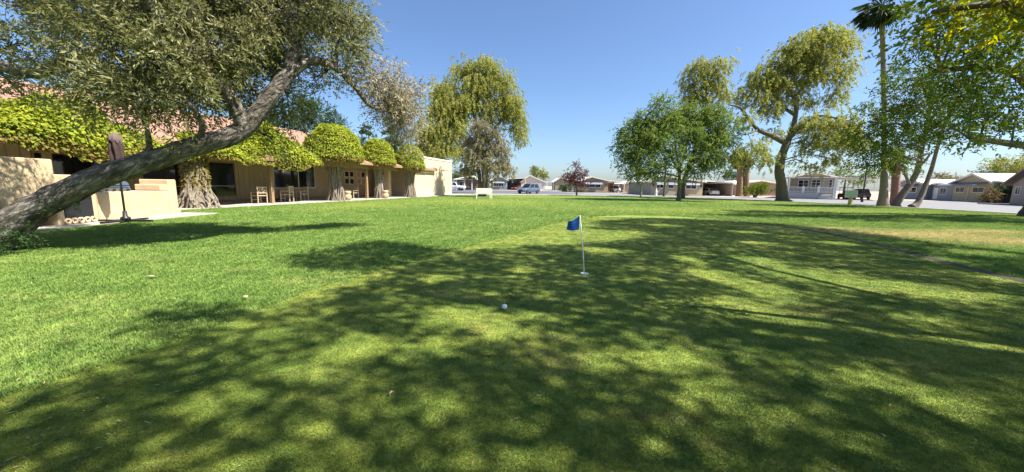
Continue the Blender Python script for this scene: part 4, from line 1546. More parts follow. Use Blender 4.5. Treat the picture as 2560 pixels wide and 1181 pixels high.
gc = thing('golf_cart', 'dark red golf cart under the carport beside the black SUV', 'golf cart', (XX(2116, 57), 57.0, -0.05), R(70))
MB().prism([(-1.1, -0.55, 0.3), (1.1, -0.55, 0.3), (1.15, -0.55, 0.75), (0.8, -0.55, 0.95), (0.55, -0.55, 0.45), (-0.2, -0.55, 0.45), (-0.3, -0.55, 0.7), (-1.1, -0.55, 0.85)], (0, 1.1, 0)).build('body', paint('cart_red', (0.16, 0.03, 0.03)), gc, bevel=0.03)
MB().box((-0.45, 0, 0.82), (0.5, 1.0, 0.12)).build('seat', MT['black'], gc, bevel=0.03)
MB().box((-0.72, 0, 1.1), (0.12, 1.0, 0.5)).build('backrest', MT['black'], gc, bevel=0.03)
MB().box((-0.05, 0, 1.85), (1.9, 1.15, 0.07)).build('canopy', MT['black'], gc, bevel=0.02)
for x_ in (-0.85, 0.75):
    for s in (-1, 1):
        MB().tube([(x_, s * 0.5, 0.7), (x_ * 0.95, s * 0.5, 1.82)], [0.02, 0.02], 6).build('post', MT['black'], gc)
        w = thing('wheel', None, None, (x_, s * 0.5, 0.23))
        w.parent = gc
        MB().lathe([(0.12, -0.08), (0.22, -0.08), (0.23, 0), (0.22, 0.08), (0.12, 0.08)], seg=16, axis='Y').build('tyre', MT['tyre'], w)
        MB().lathe([(0.03, s * 0.05), (0.125, s * 0.085), (0.13, s * 0.06)], seg=12, axis='Y').build('rim', MT['rim'], w)

# ================================================================== STREET AND LAWN FURNITURE
bn = thing('garden_bench', 'white slatted bench facing away under the grey tree', 'bench', (-2.85, 35.3, 0), R(24))
for s in (-1, 1):
    MB().box((s * 0.78, -0.22, 0.5), (0.07, 0.07, 1.0)).build('leg', MT['cream_paint'], bn)
    MB().box((s * 0.78, 0.25, 0.32), (0.07, 0.07, 0.64)).build('leg', MT['cream_paint'], bn)
    MB().box((s * 0.78, 0.02, 0.66), (0.09, 0.6, 0.04)).build('armrest', MT['cream_paint'], bn)
st_ = thing('seat', None, None)
st_.parent = bn
for i in range(5):
    MB().box((0, -0.16 + i * 0.1, 0.44), (1.5, 0.085, 0.03)).build('slat', MT['cream_paint'], st_)
bk_ = thing('backrest', None, None)
bk_.parent = bn
for i in range(5):
    MB().box((0, -0.225, 0.55 + i * 0.105), (1.5, 0.028, 0.09)).build('slat', MT['cream_paint'], bk_)
MB().box((0, 0.0, 0.2), (1.5, 0.05, 0.05)).build('stretcher', MT['cream_paint'], bn)

sg = thing('course_sign', 'small pale green sign box on a yellowed wooden stub at the lawn edge', 'sign', (31.9, 34.2, 0), R(-28))
MB().lathe([(0.16, 0), (0.17, 0.05), (0.155, 0.62), (0.13, 0.64)], seg=12).build('post', MT['sign_wood'], sg)
MB().box((0, 0, 1.02), (0.78, 0.09, 0.6)).build('panel', MT['sign_green'], sg, bevel=0.015)
MB().box((0, 0, 0.69), (0.12, 0.06, 0.12)).build('bracket', MT['black'], sg)
f_ = MB()
for s in (-1, 1):
    f_.box((s * 0.41, 0, 1.02), (0.04, 0.12, 0.68))
f_.box((0, 0, 1.35), (0.78, 0.12, 0.04))
f_.box((0, 0, 0.70), (0.78, 0.12, 0.035))
f_.build('frame', MT['white'], sg)

lp = thing('street_lamp', 'thin dark street lamp post standing behind the green sign', 'lamp', (XX(2160, 45), 45, -0.05))
MB().tube([(0, 0, 0), (0, 0, 4.4)], [0.09, 0.06], 10).build('pole', MT['black'], lp)
MB().lathe([(0.12, 4.4), (0.2, 4.46), (0.24, 4.8), (0.1, 4.95), (0.03, 5.05)], seg=12).build('lantern', MT['black'], lp)
MB().lathe([(0.14, 0), (0.14, 0.3), (0.1, 0.4)], seg=12).build('base', MT['black'], lp)

up = thing('utility_pole', 'slim brown pole standing in front of the cream house', 'pole', (XX(1661, 58), 58, -0.05))
MB().tube([(0, 0, 0), (0.02, 0, 5.5)], [0.17, 0.14], 10, 0.05).build('post', MT['bark_brown'], up)
MB().box((0, 0, 5.2), (0.9, 0.1, 0.1)).build('crossarm', MT['bark_brown'], up)

gs = thing('garden_statue', 'small white figure statue on the ground before the cream house', 'statue', (XX(1644, 63), 63.5, -0.05))
MB().lathe([(0.22, 0), (0.22, 0.14), (0.16, 0.18)], seg=12).build('plinth', MT['white'], gs)
MB().lathe([(0.13, 0.18), (0.19, 0.35), (0.15, 0.6), (0.2, 0.78), (0.1, 0.9), (0.06, 0.95), (0.11, 1.02), (0.12, 1.1), (0.05, 1.2)], seg=12).build('figure', MT['white'], gs, smooth=True)

# ================================================================== TREES
S = sight

# --- the big leaning olive
limbs = [
    ([(-9.85, 6.35, -0.12), (-9.5, 6.42, 0.18), S(30, 562, 6.5), S(100, 514, 6.6), S(250, 443, 6.9), S(400, 395, 7.2), S(495, 364, 7.35), S(560, 347, 7.45), S(605, 326, 7.6), S(645, 282, 7.7), S(690, 222, 7.8), S(728, 176, 8)],
     [0.48, 0.34, 0.255, 0.22, 0.195, 0.18, 0.178, 0.175, 0.165, 0.155, 0.14, 0.13]),
    ([S(725, 178, 8), S(738, 100, 8.1), S(718, 0, 8.2), S(690, -140, 8.3)], [0.15, 0.12, 0.10, 0.06]),
    ([S(715, 190, 8), S(780, 152, 8.2), S(840, 172, 8.5), S(885, 215, 8.8), S(922, 262, 9.1), S(950, 272, 9.4)], [0.12, 0.085, 0.07, 0.055, 0.05, 0.03]),
    ([S(612, 318, 7.6), S(560, 220, 7.3), S(470, 120, 7.0), S(380, 10, 6.8), S(330, -120, 6.7)], [0.14, 0.12, 0.10, 0.08, 0.05]),
    ([S(495, 362, 7.35), S(505, 310, 7.1), S(470, 255, 6.7)], [0.06, 0.045, 0.03]),
    ([S(375, 400, 7.15), S(372, 350, 7.1), S(360, 300, 7.0)], [0.05, 0.045, 0.03]),
    ([(-9.75, 6.35, 0.0), (-11.2, 6.8, 1.4), (-12.2, 7.2, 2.9), S(-120, 120, 7.4), S(0, 165, 7.3), S(90, 184, 7.2), S(150, 158, 7.1), S(260, 120, 7.0)], [0.45, 0.36, 0.28, 0.15, 0.10, 0.095, 0.08, 0.04]),
    ([(-12.2, 7.2, 2.9), S(-150, -60, 7.6), S(40, -30, 7.4), S(120, -150, 7.4)], [0.2, 0.15, 0.11, 0.06]),
]
olive = [
    cl(60, 20, 7.2, 1.0, .5, w=.8), cl(-60, 100, 7.4, .9, .6, w=.7), cl(30, 110, 7.6, .5, .3, w=.5), cl(250, 30, 7.0, .9, .8), cl(330, 120, 6.9, 1.0, .8), cl(420, 40, 7.0, 1.1, .9), cl(300, 200, 6.8, .9, .55),
    cl(430, 190, 6.9, 1.0, .7), cl(530, 120, 7.3, .9, .7, .6), cl(560, 20, 7.6, 1.1, .9), cl(540, 220, 8.6, .8, .5, .5), cl(470, 255, 8.2, .75, .4, .4), cl(640, 110, 8.9, .9, .7, .5), cl(660, 20, 8.0, .9, .8),
    cl(780, 50, 8.6, .9, .8, .6), cl(830, 40, 8.5, .75, .8), cl(840, 120, 8.6, .7, .55), cl(800, 195, 9.1, .6, .35, .4), cl(720, 235, 9.2, .5, .35, .4), cl(590, 285, 9.0, .6, .25, .4), cl(610, 200, 9.0, .6, .5, .4), cl(400, 280, 7.0, .55, .28, w=.7),
    cl(150, 190, 7.2, .7, .28, w=.6), cl(210, 160, 7.1, .6, .35, w=.8), cl(50, 200, 7.4, .6, .2, w=.5), cl(240, 250, 7.0, .6, .14, w=.5), cl(350, 245, 6.6, .6, .35), cl(880, 60, 9.0, .4, .6, w=.7), cl(600, 60, 9.0, 1.2, 1.0),
    cl(720, 100, 9.4, 1.1, .9), cl(380, 20, 8.6, 1.4, 1.0), cl(180, 40, 8.8, .8, .5, w=.5), cl(500, 190, 8.6, 1.1, .7), cl(680, 345, 8.9, .5, .2, w=.6), cl(720, 300, 8.8, .5, .28, w=.6), cl(60, 240, 8.0, .5, .12, w=.4),
    # above the picture
    cl(300, -90, 7.0, 1.3, .7), cl(560, -90, 7.6, 1.3, .7), cl(780, -80, 8.3, 1.1, .6), cl(50, -90, 7.4, 1.2, .7), cl(680, -160, 8.2, 1.2, .6), cl(420, -180, 7.4, 1.4, .6),
]
ol = tree('olive_tree', 'big leaning olive tree with thick grey trunk and dense grey green crown', limbs, olive, LM['olive'], 140000, MT['bark_fissured'], r=0.055, twigs=9, seg=26, jit=0.15,
          sub=19, sig=0.15, L=0.10, W=0.026, droop=0.25, tone0=0.58)
# dry drooping outer sprays, part of the same tree
oo = Vector(limbs[0][0][0])
dryc = [((Vector(c) - oo)[:], r_, w) for c, r_, w in [cl(925, 190, 9.4, .42, .38), cl(970, 200, 9.8, .42, .45), cl(985, 260, 10.2, .55, .55), cl(1020, 250, 10.5, .5, .5), cl(1005, 320, 10.6, .38, .45), cl(1025, 350, 10.8, .2, .3, w=.6), cl(960, 250, 9.7, .35, .35, w=.8)]]
sb = crown(ol, dryc, LM['olive_dry'], 15000, sub=26, sig=0.14, L=0.085, W=0.026, droop=0.5, tone0=0.5, name='dry_spray')
mb = MB()
pth, rad = smooth_path([p - oo for p in (S(922, 262, 9.1), S(950, 272, 9.4), S(985, 290, 10), S(1020, 340, 10.6))], [0.045, 0.03, 0.025, 0.012], 5)
mb.tube(pth, rad, 6)
branch_net(mb, [(pth, rad)], dryc, sb, 0.025, 10, 0.1)
mb.build('drooping_branch', MT['bark_brown'], ol)
# suckers round the foot and along the underside of the trunk
sk = [((Vector(c) - oo)[:], r_, w) for c, r_, w in [((-8.85, 6.15, 0.22), (.22, .2, .16), .8), ((-8.7, 6.3, 0.42), (.2, .2, .13), .7), ((-8.95, 6.05, 0.10), (.22, .2, .10), .7), (S(150, 525, 6.6)[:], (.2, .15, .08), .5), (S(195, 492, 6.7)[:], (.16, .15, .06), .35)]]
crown(ol, sk, LM['dark'], 900, sub=12, sig=0.05, L=0.055, W=0.022, tone0=0.4, name='sucker_leaves')

# --- tall yellow green willow behind the annex
lw = [([(-4.5, 58, -0.05), (-4.4, 58, 2.0), S(1205, 380, 58), S(1190, 320, 58), S(1185, 250, 58)], [0.7, 0.55, 0.45, 0.35, 0.2]),
      ([S(1205, 380, 58), S(1150, 340, 57), S(1110, 290, 57), S(1090, 240, 57)], [0.4, 0.3, 0.22, 0.1]),
      ([S(1200, 360, 58), S(1240, 320, 58), S(1270, 270, 58)], [0.3, 0.22, 0.1]),
      ([S(1205, 385, 58), S(1160, 385, 56), S(1110, 380, 55), S(1090, 400, 55)], [0.3, 0.22, 0.16, 0.1])]
cw = [cl(1165, 175, 58, 1.9, 1.5), cl(1220, 170, 58, 1.9, 1.5), cl(1190, 210, 57, 2.2, 1.8), cl(1245, 205, 58, 2.0, 1.7), cl(1110, 225, 57, 1.9, 1.7), cl(1130, 265, 56, 2.3, 2.0), cl(1090, 275, 56, 1.7, 1.9), cl(1080, 330, 55, 1.9, 2.2),
      cl(1130, 325, 56, 2.4, 2.2), cl(1180, 260, 57, 2.2, 1.8), cl(1245, 260, 58, 2.0, 1.6), cl(1285, 280, 58, 1.8, 2.0), cl(1295, 330, 58, 1.2, 2.0, w=.7), cl(1060, 370, 55, 1.4, 1.5), cl(1110, 375, 55, 2.2, 1.5), cl(1225, 300, 58, 1.8, 1.2, w=.6),
      cl(1165, 375, 56, 1.6, 1.3, w=.7), cl(1280, 245, 58, 1.5, 1.2, w=.8)]
tree('willow_tree', 'tall yellow green willow rising behind the stucco annex', lw, cw, LM['willow'], 150000, MT['bark_brown'], r=0.06, twigs=6, sub=44, sig=0.55, L=0.26, W=0.09, strand=1.3, tone0=0.62)

# --- grey leaved tree over the bench
lg = [([(-3.6, 41, -0.05), (-3.65, 41, 0.8), S(1197, 430, 41), S(1185, 390, 41), S(1180, 350, 41)], [0.36, 0.26, 0.22, 0.15, 0.08]),
      ([(-3.2, 41, -0.05), (-3.0, 41, 1.0), S(1220, 410, 41), S(1228, 360, 41), S(1235, 330, 41)], [0.2, 0.15, 0.12, 0.1, 0.06])]
cg = [cl(1195, 320, 41, 1.1, .8), cl(1225, 335, 41, 1.2, .9), cl(1205, 370, 41, 1.5, 1.0), cl(1250, 375, 41, 1.3, .9), cl(1175, 395, 41, 1.0, .9), cl(1255, 415, 41, 1.2, .7), cl(1170, 430, 41, .8, .7), cl(1275, 430, 41.5, .6, .45, w=.7), cl(1220, 410, 40, 1.3, .8), cl(1180, 355, 42, 1.0, .9), cl(1235, 440, 40.5, .8, .35, w=.7)]
tree('grey_tree', 'grey brown leaved twin trunk tree standing over the white bench', lg, cg, LM['greywillow'], 42000, MT['bark_brown'], r=0.04, twigs=8, sub=34, sig=0.3, L=0.18, W=0.065, strand=0.6, tone0=0.5)

# --- plum
lpz = [([(9.35, 53.0, -0.03), (9.35, 53, 1.0), S(1437, 455, 53), S(1436, 430, 53)], [0.14, 0.10, 0.08, 0.04]), ([S(1437, 458, 53), S(1425, 440, 53), S(1418, 430, 53)], [0.06, 0.04, 0.02])]
cp = [cl(1440, 417, 53, .6, .5, w=.8), cl(1424, 435, 53, .8, .5), cl(1452, 432, 53, .8, .6), cl(1438, 448, 53, 1.0, .6), cl(1415, 447, 53, .5, .4, w=.7), cl(1462, 450, 53, .5, .5, w=.7), cl(1447, 462, 53, .7, .35)]
tree('plum_tree', 'small tree with dull red purple leaves at the far lawn edge', lpz, cp, LM['red'], 7000, MT['bark_brown'], r=0.035, twigs=6, sub=16, sig=0.2, L=0.15, W=0.08, tone0=0.5)

# --- bright green ash
la = [([(17.15, 37.4, -0.05), (17.15, 37.4, 0.5), S(1699, 460, 37.4), S(1698, 430, 37.4)], [0.27, 0.2, 0.17, 0.15]),
      ([S(1698, 432, 37.4), S(1675, 390, 37.2), S(1640, 340, 37.0), S(1610, 300, 37)], [0.12, 0.1, 0.07, 0.04]),
      ([S(1698, 430, 37.4), S(1712, 380, 37.6), S(1725, 320, 37.8), S(1735, 270, 38)], [0.12, 0.1, 0.07, 0.04]),
      ([S(1699, 435, 37.4), S(1735, 400, 37), S(1780, 360, 36.8), S(1810, 330, 36.8)], [0.1, 0.08, 0.05, 0.03]),
      ([S(1698, 432, 37.4), S(1690, 370, 38), S(1680, 310, 38.5)], [0.11, 0.08, 0.04])]
ca = [cl(1655, 262, 37, .9, .6, w=.8), cl(1610, 300, 37, 1.1, .8), cl(1670, 305, 37.5, 1.4, .9), cl(1740, 285, 38, 1.3, .9), cl(1790, 300, 37, 1.0, .8), cl(1575, 335, 36.5, 1.0, .8), cl(1640, 350, 36.3, 1.5, .9), cl(1720, 340, 36.5, 1.4, .9), cl(1800, 350, 36.8, 1.2, .9),
      cl(1830, 325, 37, .6, .6, w=.7), cl(1560, 370, 36.6, .8, .7), cl(1610, 395, 36, 1.3, .8), cl(1690, 390, 35.8, 1.2, .7, w=.8), cl(1760, 390, 36.6, 1.3, .8), cl(1565, 410, 36.8, .7, .5, w=.8), cl(1640, 425, 36.6, 1.0, .5, w=.8), cl(1745, 425, 37, 1.1, .5, w=.8), cl(1800, 410, 37, .8, .5, w=.7), cl(1580, 440, 37, .6, .3, w=.6),
      cl(1700, 310, 39, 1.5, 1.0), cl(1620, 345, 39, 1.4, 1.0), cl(1770, 340, 39, 1.3, 1.0), cl(1690, 440, 36.6, .7, .25, w=.5)]
tree('ash_tree', 'rounded bright green ash tree on a single straight trunk', la, ca, LM['ash'], 84000, MT['bark'], r=0.05, twigs=8, sub=36, sig=0.34, L=0.18, W=0.085, droop=0.4, tone0=0.58)
# sapling
ls = [([(18.75, 53.0, -0.03), (18.7, 53, 1.2), S(1594, 455, 53), S(1590, 440, 53)], [0.16, 0.12, 0.1, 0.06])]
cs = [cl(1583, 440, 53, 1.0, .5), cl(1610, 436, 53, 1.1, .6), cl(1630, 446, 53, .7, .4, w=.7), cl(1596, 425, 53, 1.0, .6), cl(1600, 455, 53, .6, .25, w=.6)]
tree('young_tree', 'young pale trunked tree with light yellow green leaves at the road edge', ls, cs, LM['shrub'], 5000, MT['bark_pale'], r=0.04, sub=14, sig=0.22, L=0.18, W=0.08, tone0=0.6)

# --- tall mesquite with the crooked limbs
lm = [([(31.7, 42.5, -0.1), (31.6, 42.5, 0.35), S(1953, 460, 42.5), S(1948, 430, 42.5), S(1955, 390, 42.5), S(1968, 355, 42.5)], [0.95, 0.62, 0.52, 0.46, 0.42, 0.36]),
      ([S(1966, 360, 42.5), S(1930, 340, 42), S(1895, 325, 42), S(1870, 295, 42), S(1850, 270, 42), S(1820, 262, 42)], [0.3, 0.25, 0.21, 0.16, 0.12, 0.06]),
      ([S(1895, 325, 42), S(1870, 335, 41), S(1835, 340, 41)], [0.12, 0.08, 0.04]),
      ([S(1968, 358, 42.5), S(1985, 310, 43), S(1990, 260, 43), S(1975, 220, 43), S(1995, 170, 43), S(2030, 120, 43)], [0.3, 0.26, 0.22, 0.18, 0.14, 0.07]),
      ([S(1990, 290, 43), S(1960, 270, 43.5), S(1940, 260, 43.5), S(1920, 220, 43.5), S(1925, 180, 44)], [0.2, 0.16, 0.14, 0.1, 0.06]),
      ([S(1990, 240, 43), S(2020, 205, 43), S(2060, 195, 43), S(2090, 170, 43)], [0.14, 0.1, 0.08, 0.05]),
      ([S(1972, 350, 42.5), S(2010, 310, 41.5), S(2050, 290, 41), S(2110, 300, 40)], [0.2, 0.15, 0.11, 0.06]),
      ([S(1912, 290, 42), S(1930, 270, 42), S(1960, 240, 42.4)], [0.12, 0.1, 0.06])]
cm = [cl(2060, 95, 43, 1.9, 1.2), cl(2105, 110, 43, 1.3, 1.3, w=.7), cl(2000, 120, 43, 1.6, 1.2), cl(2050, 150, 43, 2.0, 1.2), cl(1950, 165, 43.5, 1.8, 1.3), cl(1900, 200, 43.5, 1.5, 1.1), cl(1960, 220, 43.5, 1.8, 1.1), cl(2030, 190, 43, 1.7, 1.0), cl(2100, 180, 43, 1.2, 1.3, w=.7), cl(1880, 240, 43, 1.3, .9, w=.8),
      cl(1930, 265, 43, 1.4, .8, w=.8), cl(2090, 235, 43, 1.0, 1.2, w=.6), cl(2010, 250, 44, 1.3, .9, w=.6), cl(2040, 305, 41.5, 1.7, .8), cl(2100, 310, 40.5, 1.7, .9), cl(2070, 350, 40.5, 1.6, .8, w=.8), cl(2130, 350, 40, 1.3, .9), cl(2020, 360, 41.5, 1.1, .9, w=.6), cl(2080, 400, 41, 1.1, .8, w=.5),
      cl(1880, 370, 41, 1.6, .8, w=.55), cl(1820, 390, 42, 1.3, 1.0, w=.5), cl(1915, 400, 42, 1.1, .9, w=.45), cl(1860, 300, 42, 1.0, .7, w=.6), cl(2020, 410, 42, 1.0, .8, w=.4), cl(1935, 330, 43, 1.0, .7, w=.4)]
tree('mesquite_tree', 'tall leaning mesquite with thick trunk and crooked bare limbs', lm, cm, LM['willow'], 120000, MT['bark_olive'], r=0.05, twigs=9, sub=44, sig=0.46, L=0.21, W=0.078, strand=0.9, tone0=0.64, seg=16)
# paler tree behind the ash
lb = [([(22.5, 48, -0.05), (22.6, 48, 2.5), S(1760, 300, 48), S(1765, 230, 48), S(1770, 190, 48)], [0.35, 0.28, 0.2, 0.12, 0.06])]
cb = [cl(1745, 170, 48, 1.5, 1.0), cl(1800, 165, 48, 1.5, .9), cl(1730, 210, 48, 1.4, 1.0), cl(1785, 205, 48, 1.6, 1.0), cl(1750, 245, 48, 1.6, 1.0), cl(1810, 240, 48, 1.2, .9), cl(1780, 280, 48, 1.4, .8), cl(1720, 245, 48, .8, .7, w=.7)]
tree('feathery_tree', 'feathery yellow green tree rising behind the bright green ash', lb, cb, LM['willow'], 32000, MT['bark_olive'], r=0.05, sub=34, sig=0.4, L=0.21, W=0.075, strand=0.9, tone0=0.6)

# --- twin stem tree at the road edge
lv = [([(34.9, 32.9, -0.05), (35.0, 32.9, 0.5), S(2288, 440, 32.6), S(2303, 380, 32), S(2320, 300, 31), S(2330, 220, 30)], [0.40, 0.30, 0.21, 0.18, 0.13, 0.08]),
      ([(35.4, 32.0, -0.05), (35.9, 32.0, 0.6), S(2325, 435, 32), S(2342, 375, 31.5), S(2370, 290, 30.5), S(2400, 220, 30)], [0.34, 0.21, 0.15, 0.13, 0.10, 0.06])]
cv = [cl(2300, 330, 30, 1.7, 1.0), cl(2240, 360, 30, 1.7, .9), cl(2190, 390, 29, 1.3, .9), cl(2170, 340, 29, 1.3, .9), cl(2240, 300, 29, 1.6, 1.0), cl(2310, 260, 29, 1.7, 1.0), cl(2220, 250, 30, 1.4, 1.0, w=.7), cl(2380, 320, 29, 1.5, .9), cl(2180, 290, 29, 1.1, .8, w=.7), cl(2260, 200, 29, 1.6, 1.1, w=.7), cl(2350, 200, 28, 1.7, 1.1), cl(2420, 260, 28, 1.5, 1.0), cl(2240, 410, 29, 1.0, .5), cl(2150, 420, 29.5, .7, .4, w=.6)]
tree('twin_trunk_tree', 'two leaning pale based trunks growing as a V at the road edge', lv, cv, LM['near'], 24000, MT['bark'], r=0.06, twigs=7, sub=22, sig=0.33, L=0.20, W=0.08, droop=0.3, tone0=0.40)

# --- tree at the right edge, its limb reaching into the picture
lr = [([(30.3, 20.6, -0.1), (30.2, 20.6, 1.0), (30.0, 20.5, 3.0), (29.6, 20.2, 5.5), (28.5, 19.8, 8.5)], [0.95, 0.6, 0.5, 0.42, 0.25]),
      ([(30.0, 20.5, 3.0), S(2600, 372, 18.5), S(2540, 362, 18), S(2470, 352, 17.6), S(2420, 345, 17.2)], [0.3, 0.2, 0.16, 0.12, 0.06]),
      ([(29.8, 20.3, 4.5), S(2560, 200, 18), S(2450, 170, 17.5), S(2350, 180, 17)], [0.3, 0.2, 0.14, 0.08]),
      ([(29.0, 20, 7), (25, 19, 9.5), (21, 18.5, 11)], [0.3, 0.2, 0.1])]
cr = [cl(2420, 340, 17.2, .9, .35, w=.8), cl(2360, 330, 17, .8, .4, w=.7), cl(2500, 330, 17.6, .9, .4), cl(2540, 290, 18, 1.0, .6), cl(2470, 270, 17.5, 1.0, .6), cl(2400, 240, 17, 1.0, .6), cl(2540, 210, 17.5, 1.1, .8), cl(2460, 190, 17, 1.1, .7), cl(2380, 170, 17, 1.0, .6), cl(2310, 160, 17, .9, .5, w=.7),
      cl(2540, 120, 17, 1.2, .8), cl(2450, 110, 16.5, 1.2, .7), cl(2360, 90, 16.5, 1.1, .6), cl(2290, 110, 16.5, .8, .5, w=.6), cl(2500, 40, 16.5, 1.3, .8), cl(2400, 30, 16, 1.2, .7), cl(2310, 30, 16.5, .9, .6, w=.7),
      ((23, 18.5, 11.5), (2.2, 1.6, 1.3), 1), ((26, 18.5, 12.5), (2.4, 1.8, 1.5), 1), ((28, 16, 10), (2.6, 2.0, 1.7), 1), ((31, 15.5, 11), (2.6, 2.2, 1.8), 1), ((33, 16, 10), (2.4, 2.2, 1.6), 1), ((29, 14, 8), (2.2, 2.0, 1.5), 1), ((24, 14.5, 9.5), (1.8, 1.6, 1.1), .8)]
tree('edge_tree', 'large green tree at the picture edge with one bare limb reaching in', lr, cr, LM['near'], 46000, MT['bark_brown'], r=0.07, twigs=7, sub=22, sig=0.26, L=0.17, W=0.08, droop=0.5, tone0=0.40, seg=14)

# --- broad tree beside the green; its crown shades the putting surface
ln = [([(10.2, 0.6, -0.1), (10.1, 0.7, 0.8), (9.9, 0.8, 3.0), (9.6, 1.0, 6.0), (9.2, 1.4, 9.2)], [0.6, 0.4, 0.33, 0.26, 0.12]),
      ([(9.8, 0.8, 4.0), (8.4, 1.2, 6.2), (6.8, 1.8, 7.6), (5.0, 2.4, 8.6)], [0.18, 0.13, 0.09, 0.05]),
      ([(9.6, 0.9, 5.0), (10.2, 2.6, 7.0), (10.7, 4.8, 8.6), (12.2, 7.2, 9.8)], [0.10, 0.07, 0.05, 0.03]),
      ([(9.6, 0.9, 5.0), (8.0, -0.5, 7.0), (6.2, -1.6, 8.4)], [0.15, 0.1, 0.05]),
      ([(9.6, 0.8, 5.4), (12.5, 2.0, 7.6), (16.0, 4.5, 9.2)], [0.17, 0.11, 0.06]),
      ([(9.8, 0.8, 2.6), (7.2, 2.2, 3.2), S(2700, 20, 3.2), S(2500, 10, 3.3), S(2330, 30, 3.4)], [0.12, 0.08, 0.05, 0.03, 0.015])]
# unseen crown shaped for the shade it casts: sun gaps on the ground (x, y, half widths) and where it closes over
GAPS = [(-1.31, 2.83, 0.42, 0.34), (-1.48, 2.42, 0.46, 0.20), (-1.78, 2.07, 0.42, 0.15), (-0.53, 3.58, 0.46, 0.41), (-0.02, 3.19, 0.33, 0.23), (0.22, 3.61, 0.17, 0.23), (1.22, 2.69, 0.55, 0.34), (0.64, 2.67, 0.2, 0.2), (3.37, 4.73, 0.36, 0.8), (2.68, 3.85, 0.38, 0.68),
        (3.13, 5.48, 0.45, 0.6), (4.66, 6.63, 0.42, 0.69), (3.35, 6.71, 0.31, 0.54), (4.64, 5.57, 0.7, 0.5), (5.3, 5.04, 0.95, 0.45), (5.91, 4.6, 0.8, 0.33), (2.64, 2.49, 0.37, 0.23), (2.82, 2.19, 0.38, 0.24), (1.34, 2.22, 0.25, 0.17), (4.13, 3.0, 0.33, 0.25), (1.82, 2.85, 0.14, 0.14),
        (-0.6, 2.91, 0.2, 0.23), (-0.83, 2.01, 0.14, 0.2), (-0.43, 2.07, 0.22, 0.19), (-1.08, 1.79, 0.26, 0.13), (1.48, 1.96, 0.2, 0.15), (0.84, 1.84, 0.18, 0.1), (1.84, 1.83, 0.2, 0.13), (4.35, 3.68, 0.36, 0.17), (7.8, 5.52, 0.5, 0.3), (1.9, 7.6, 0.5, 0.35),
        (-2.17, 3.02, 0.2, 0.17), (-2.47, 2.7, 0.19, 0.09), (-0.34, 4.36, 0.2, 0.17), (-1.07, 4.98, 0.22, 0.21), (8.6, 7.11, 0.4, 0.36), (10.42, 7.9, 0.75, 0.53), (8.37, 9.08, 0.5, 0.42), (6.2, 9.0, 0.5, 0.35), (5.4, 12.9, 0.6, 0.5), (7.4, 11.2, 0.5, 0.4), (0.1, 5.6, 0.18, 0.2), (6.6, 3.4, 0.5, 0.3), (5.2, 2.2, 0.4, 0.25), (2.1, 4.0, 0.7, 0.3)]
GAPS = [(a, b, c_ * (0.78 if b < 2.95 else 0.95), d * (0.78 if b < 2.95 else 0.95)) for a, b, c_, d in GAPS]
CLOSED = [(-6.0, -3.0), (-4.2, 0.4), (-3.4, 1.5), (-3.0, 2.1), (-2.85, 2.55), (-2.72, 2.95), (-2.34, 3.5), (-2.05, 4.35), (-1.9, 5.2), (-1.45, 6.2), (-0.75, 7.2), (0.4, 7.9), (1.5, 8.2), (3.3, 9.2), (4.4, 10.9), (2.6, 11.5), (3.5, 14.2), (6.0, 15.9), (8.4, 15.5), (10.4, 13.9), (11.3, 12.3), (11.1, 9.7), (11.6, 7.8), (14, 6), (12, -3)]
PATCH = [[(-3.9, 6.2), (-3.6, 7.6), (-3.1, 8.3), (-2.2, 7.8), (-1.3, 7.2), (-1.7, 6.0), (-2.4, 5.3), (-3.2, 5.7)], [(-3.6, 2.85), (-3.5, 3.5), (-2.9, 3.95), (-2.65, 3.6), (-3.0, 3.0)]]
ng_ = 5200
gx = rng.uniform(-6, 14, ng_ * 3)
gy = rng.uniform(-3, 16, ng_ * 3)
ok = in_poly(gx, gy, CLOSED)
for q in PATCH:
    ok |= in_poly(gx, gy, q)
gx, gy = gx[ok], gy[ok]


def open_sky(x_, y_, k=1.0):
    o_ = np.zeros(len(x_), bool)
    for (a, b, c_, d) in GAPS:
        o_ |= ((x_ - a) / (c_ * k)) ** 2 + ((y_ - b) / (d * k)) ** 2 < 1
    return o_


ok = ~open_sky(gx, gy, 1.05)
gx, gy = gx[ok], gy[ok]
hgt = 8.8 + 0.9 * np.sin(gx * 0.9 + 1) * np.cos(gy * 0.8) + np.maximum(0, gy - 8) * 0.22 + rng.normal(0, 0.35, len(gx))
subc = np.stack([gx - SHX * hgt, gy - SHY * hgt, hgt], 1)
cen = subc[rng.permutation(len(subc))[:46]]
near_i = np.argmin(((subc[:, None, :] - cen[None]) ** 2).sum(2), axis=1)
nt = thing('overhanging_tree', 'broad tree beside the green whose yellow green leaf sprays hang into the top corner', 'tree', ln[0][0][0])
no = Vector(ln[0][0][0])
per = 20
pp = np.repeat(subc, per, axis=0) + rng.normal(0, 1, (len(subc) * per, 3)) * np.array([0.13, 0.13, 0.22])
fx, fy = pp[:, 0] + SHX * pp[:, 2], pp[:, 1] + SHY * pp[:, 2]
pp = pp[~open_sky(fx, fy, 0.8) | (rng.random(len(pp)) < 0.12)]
ax = rng.normal(0, 1, pp.shape)
ax[:, 2] -= 0.4
leaf_object('crown', LM['near'], nt, pp - np.array(no), ax, 0.14 * rng.uniform(0.7, 1.3, len(pp)), 0.07, 0.45 + rng.normal(0, 0.18, len(pp)))
mb = MB()
lim = []
for path, rad in ln:
    p, q = smooth_path([Vector(a) - no for a in path], rad, 6)
    mb.tube(p, q, 12, 0.12)
    lim.append((p, q))
ccl = [((Vector(c) - no)[:], (1, 1, 1), 1) for c in cen]
branch_net(mb, lim, ccl, [subc[near_i == k] - np.array(no) for k in range(len(cen))], 0.02, 5)
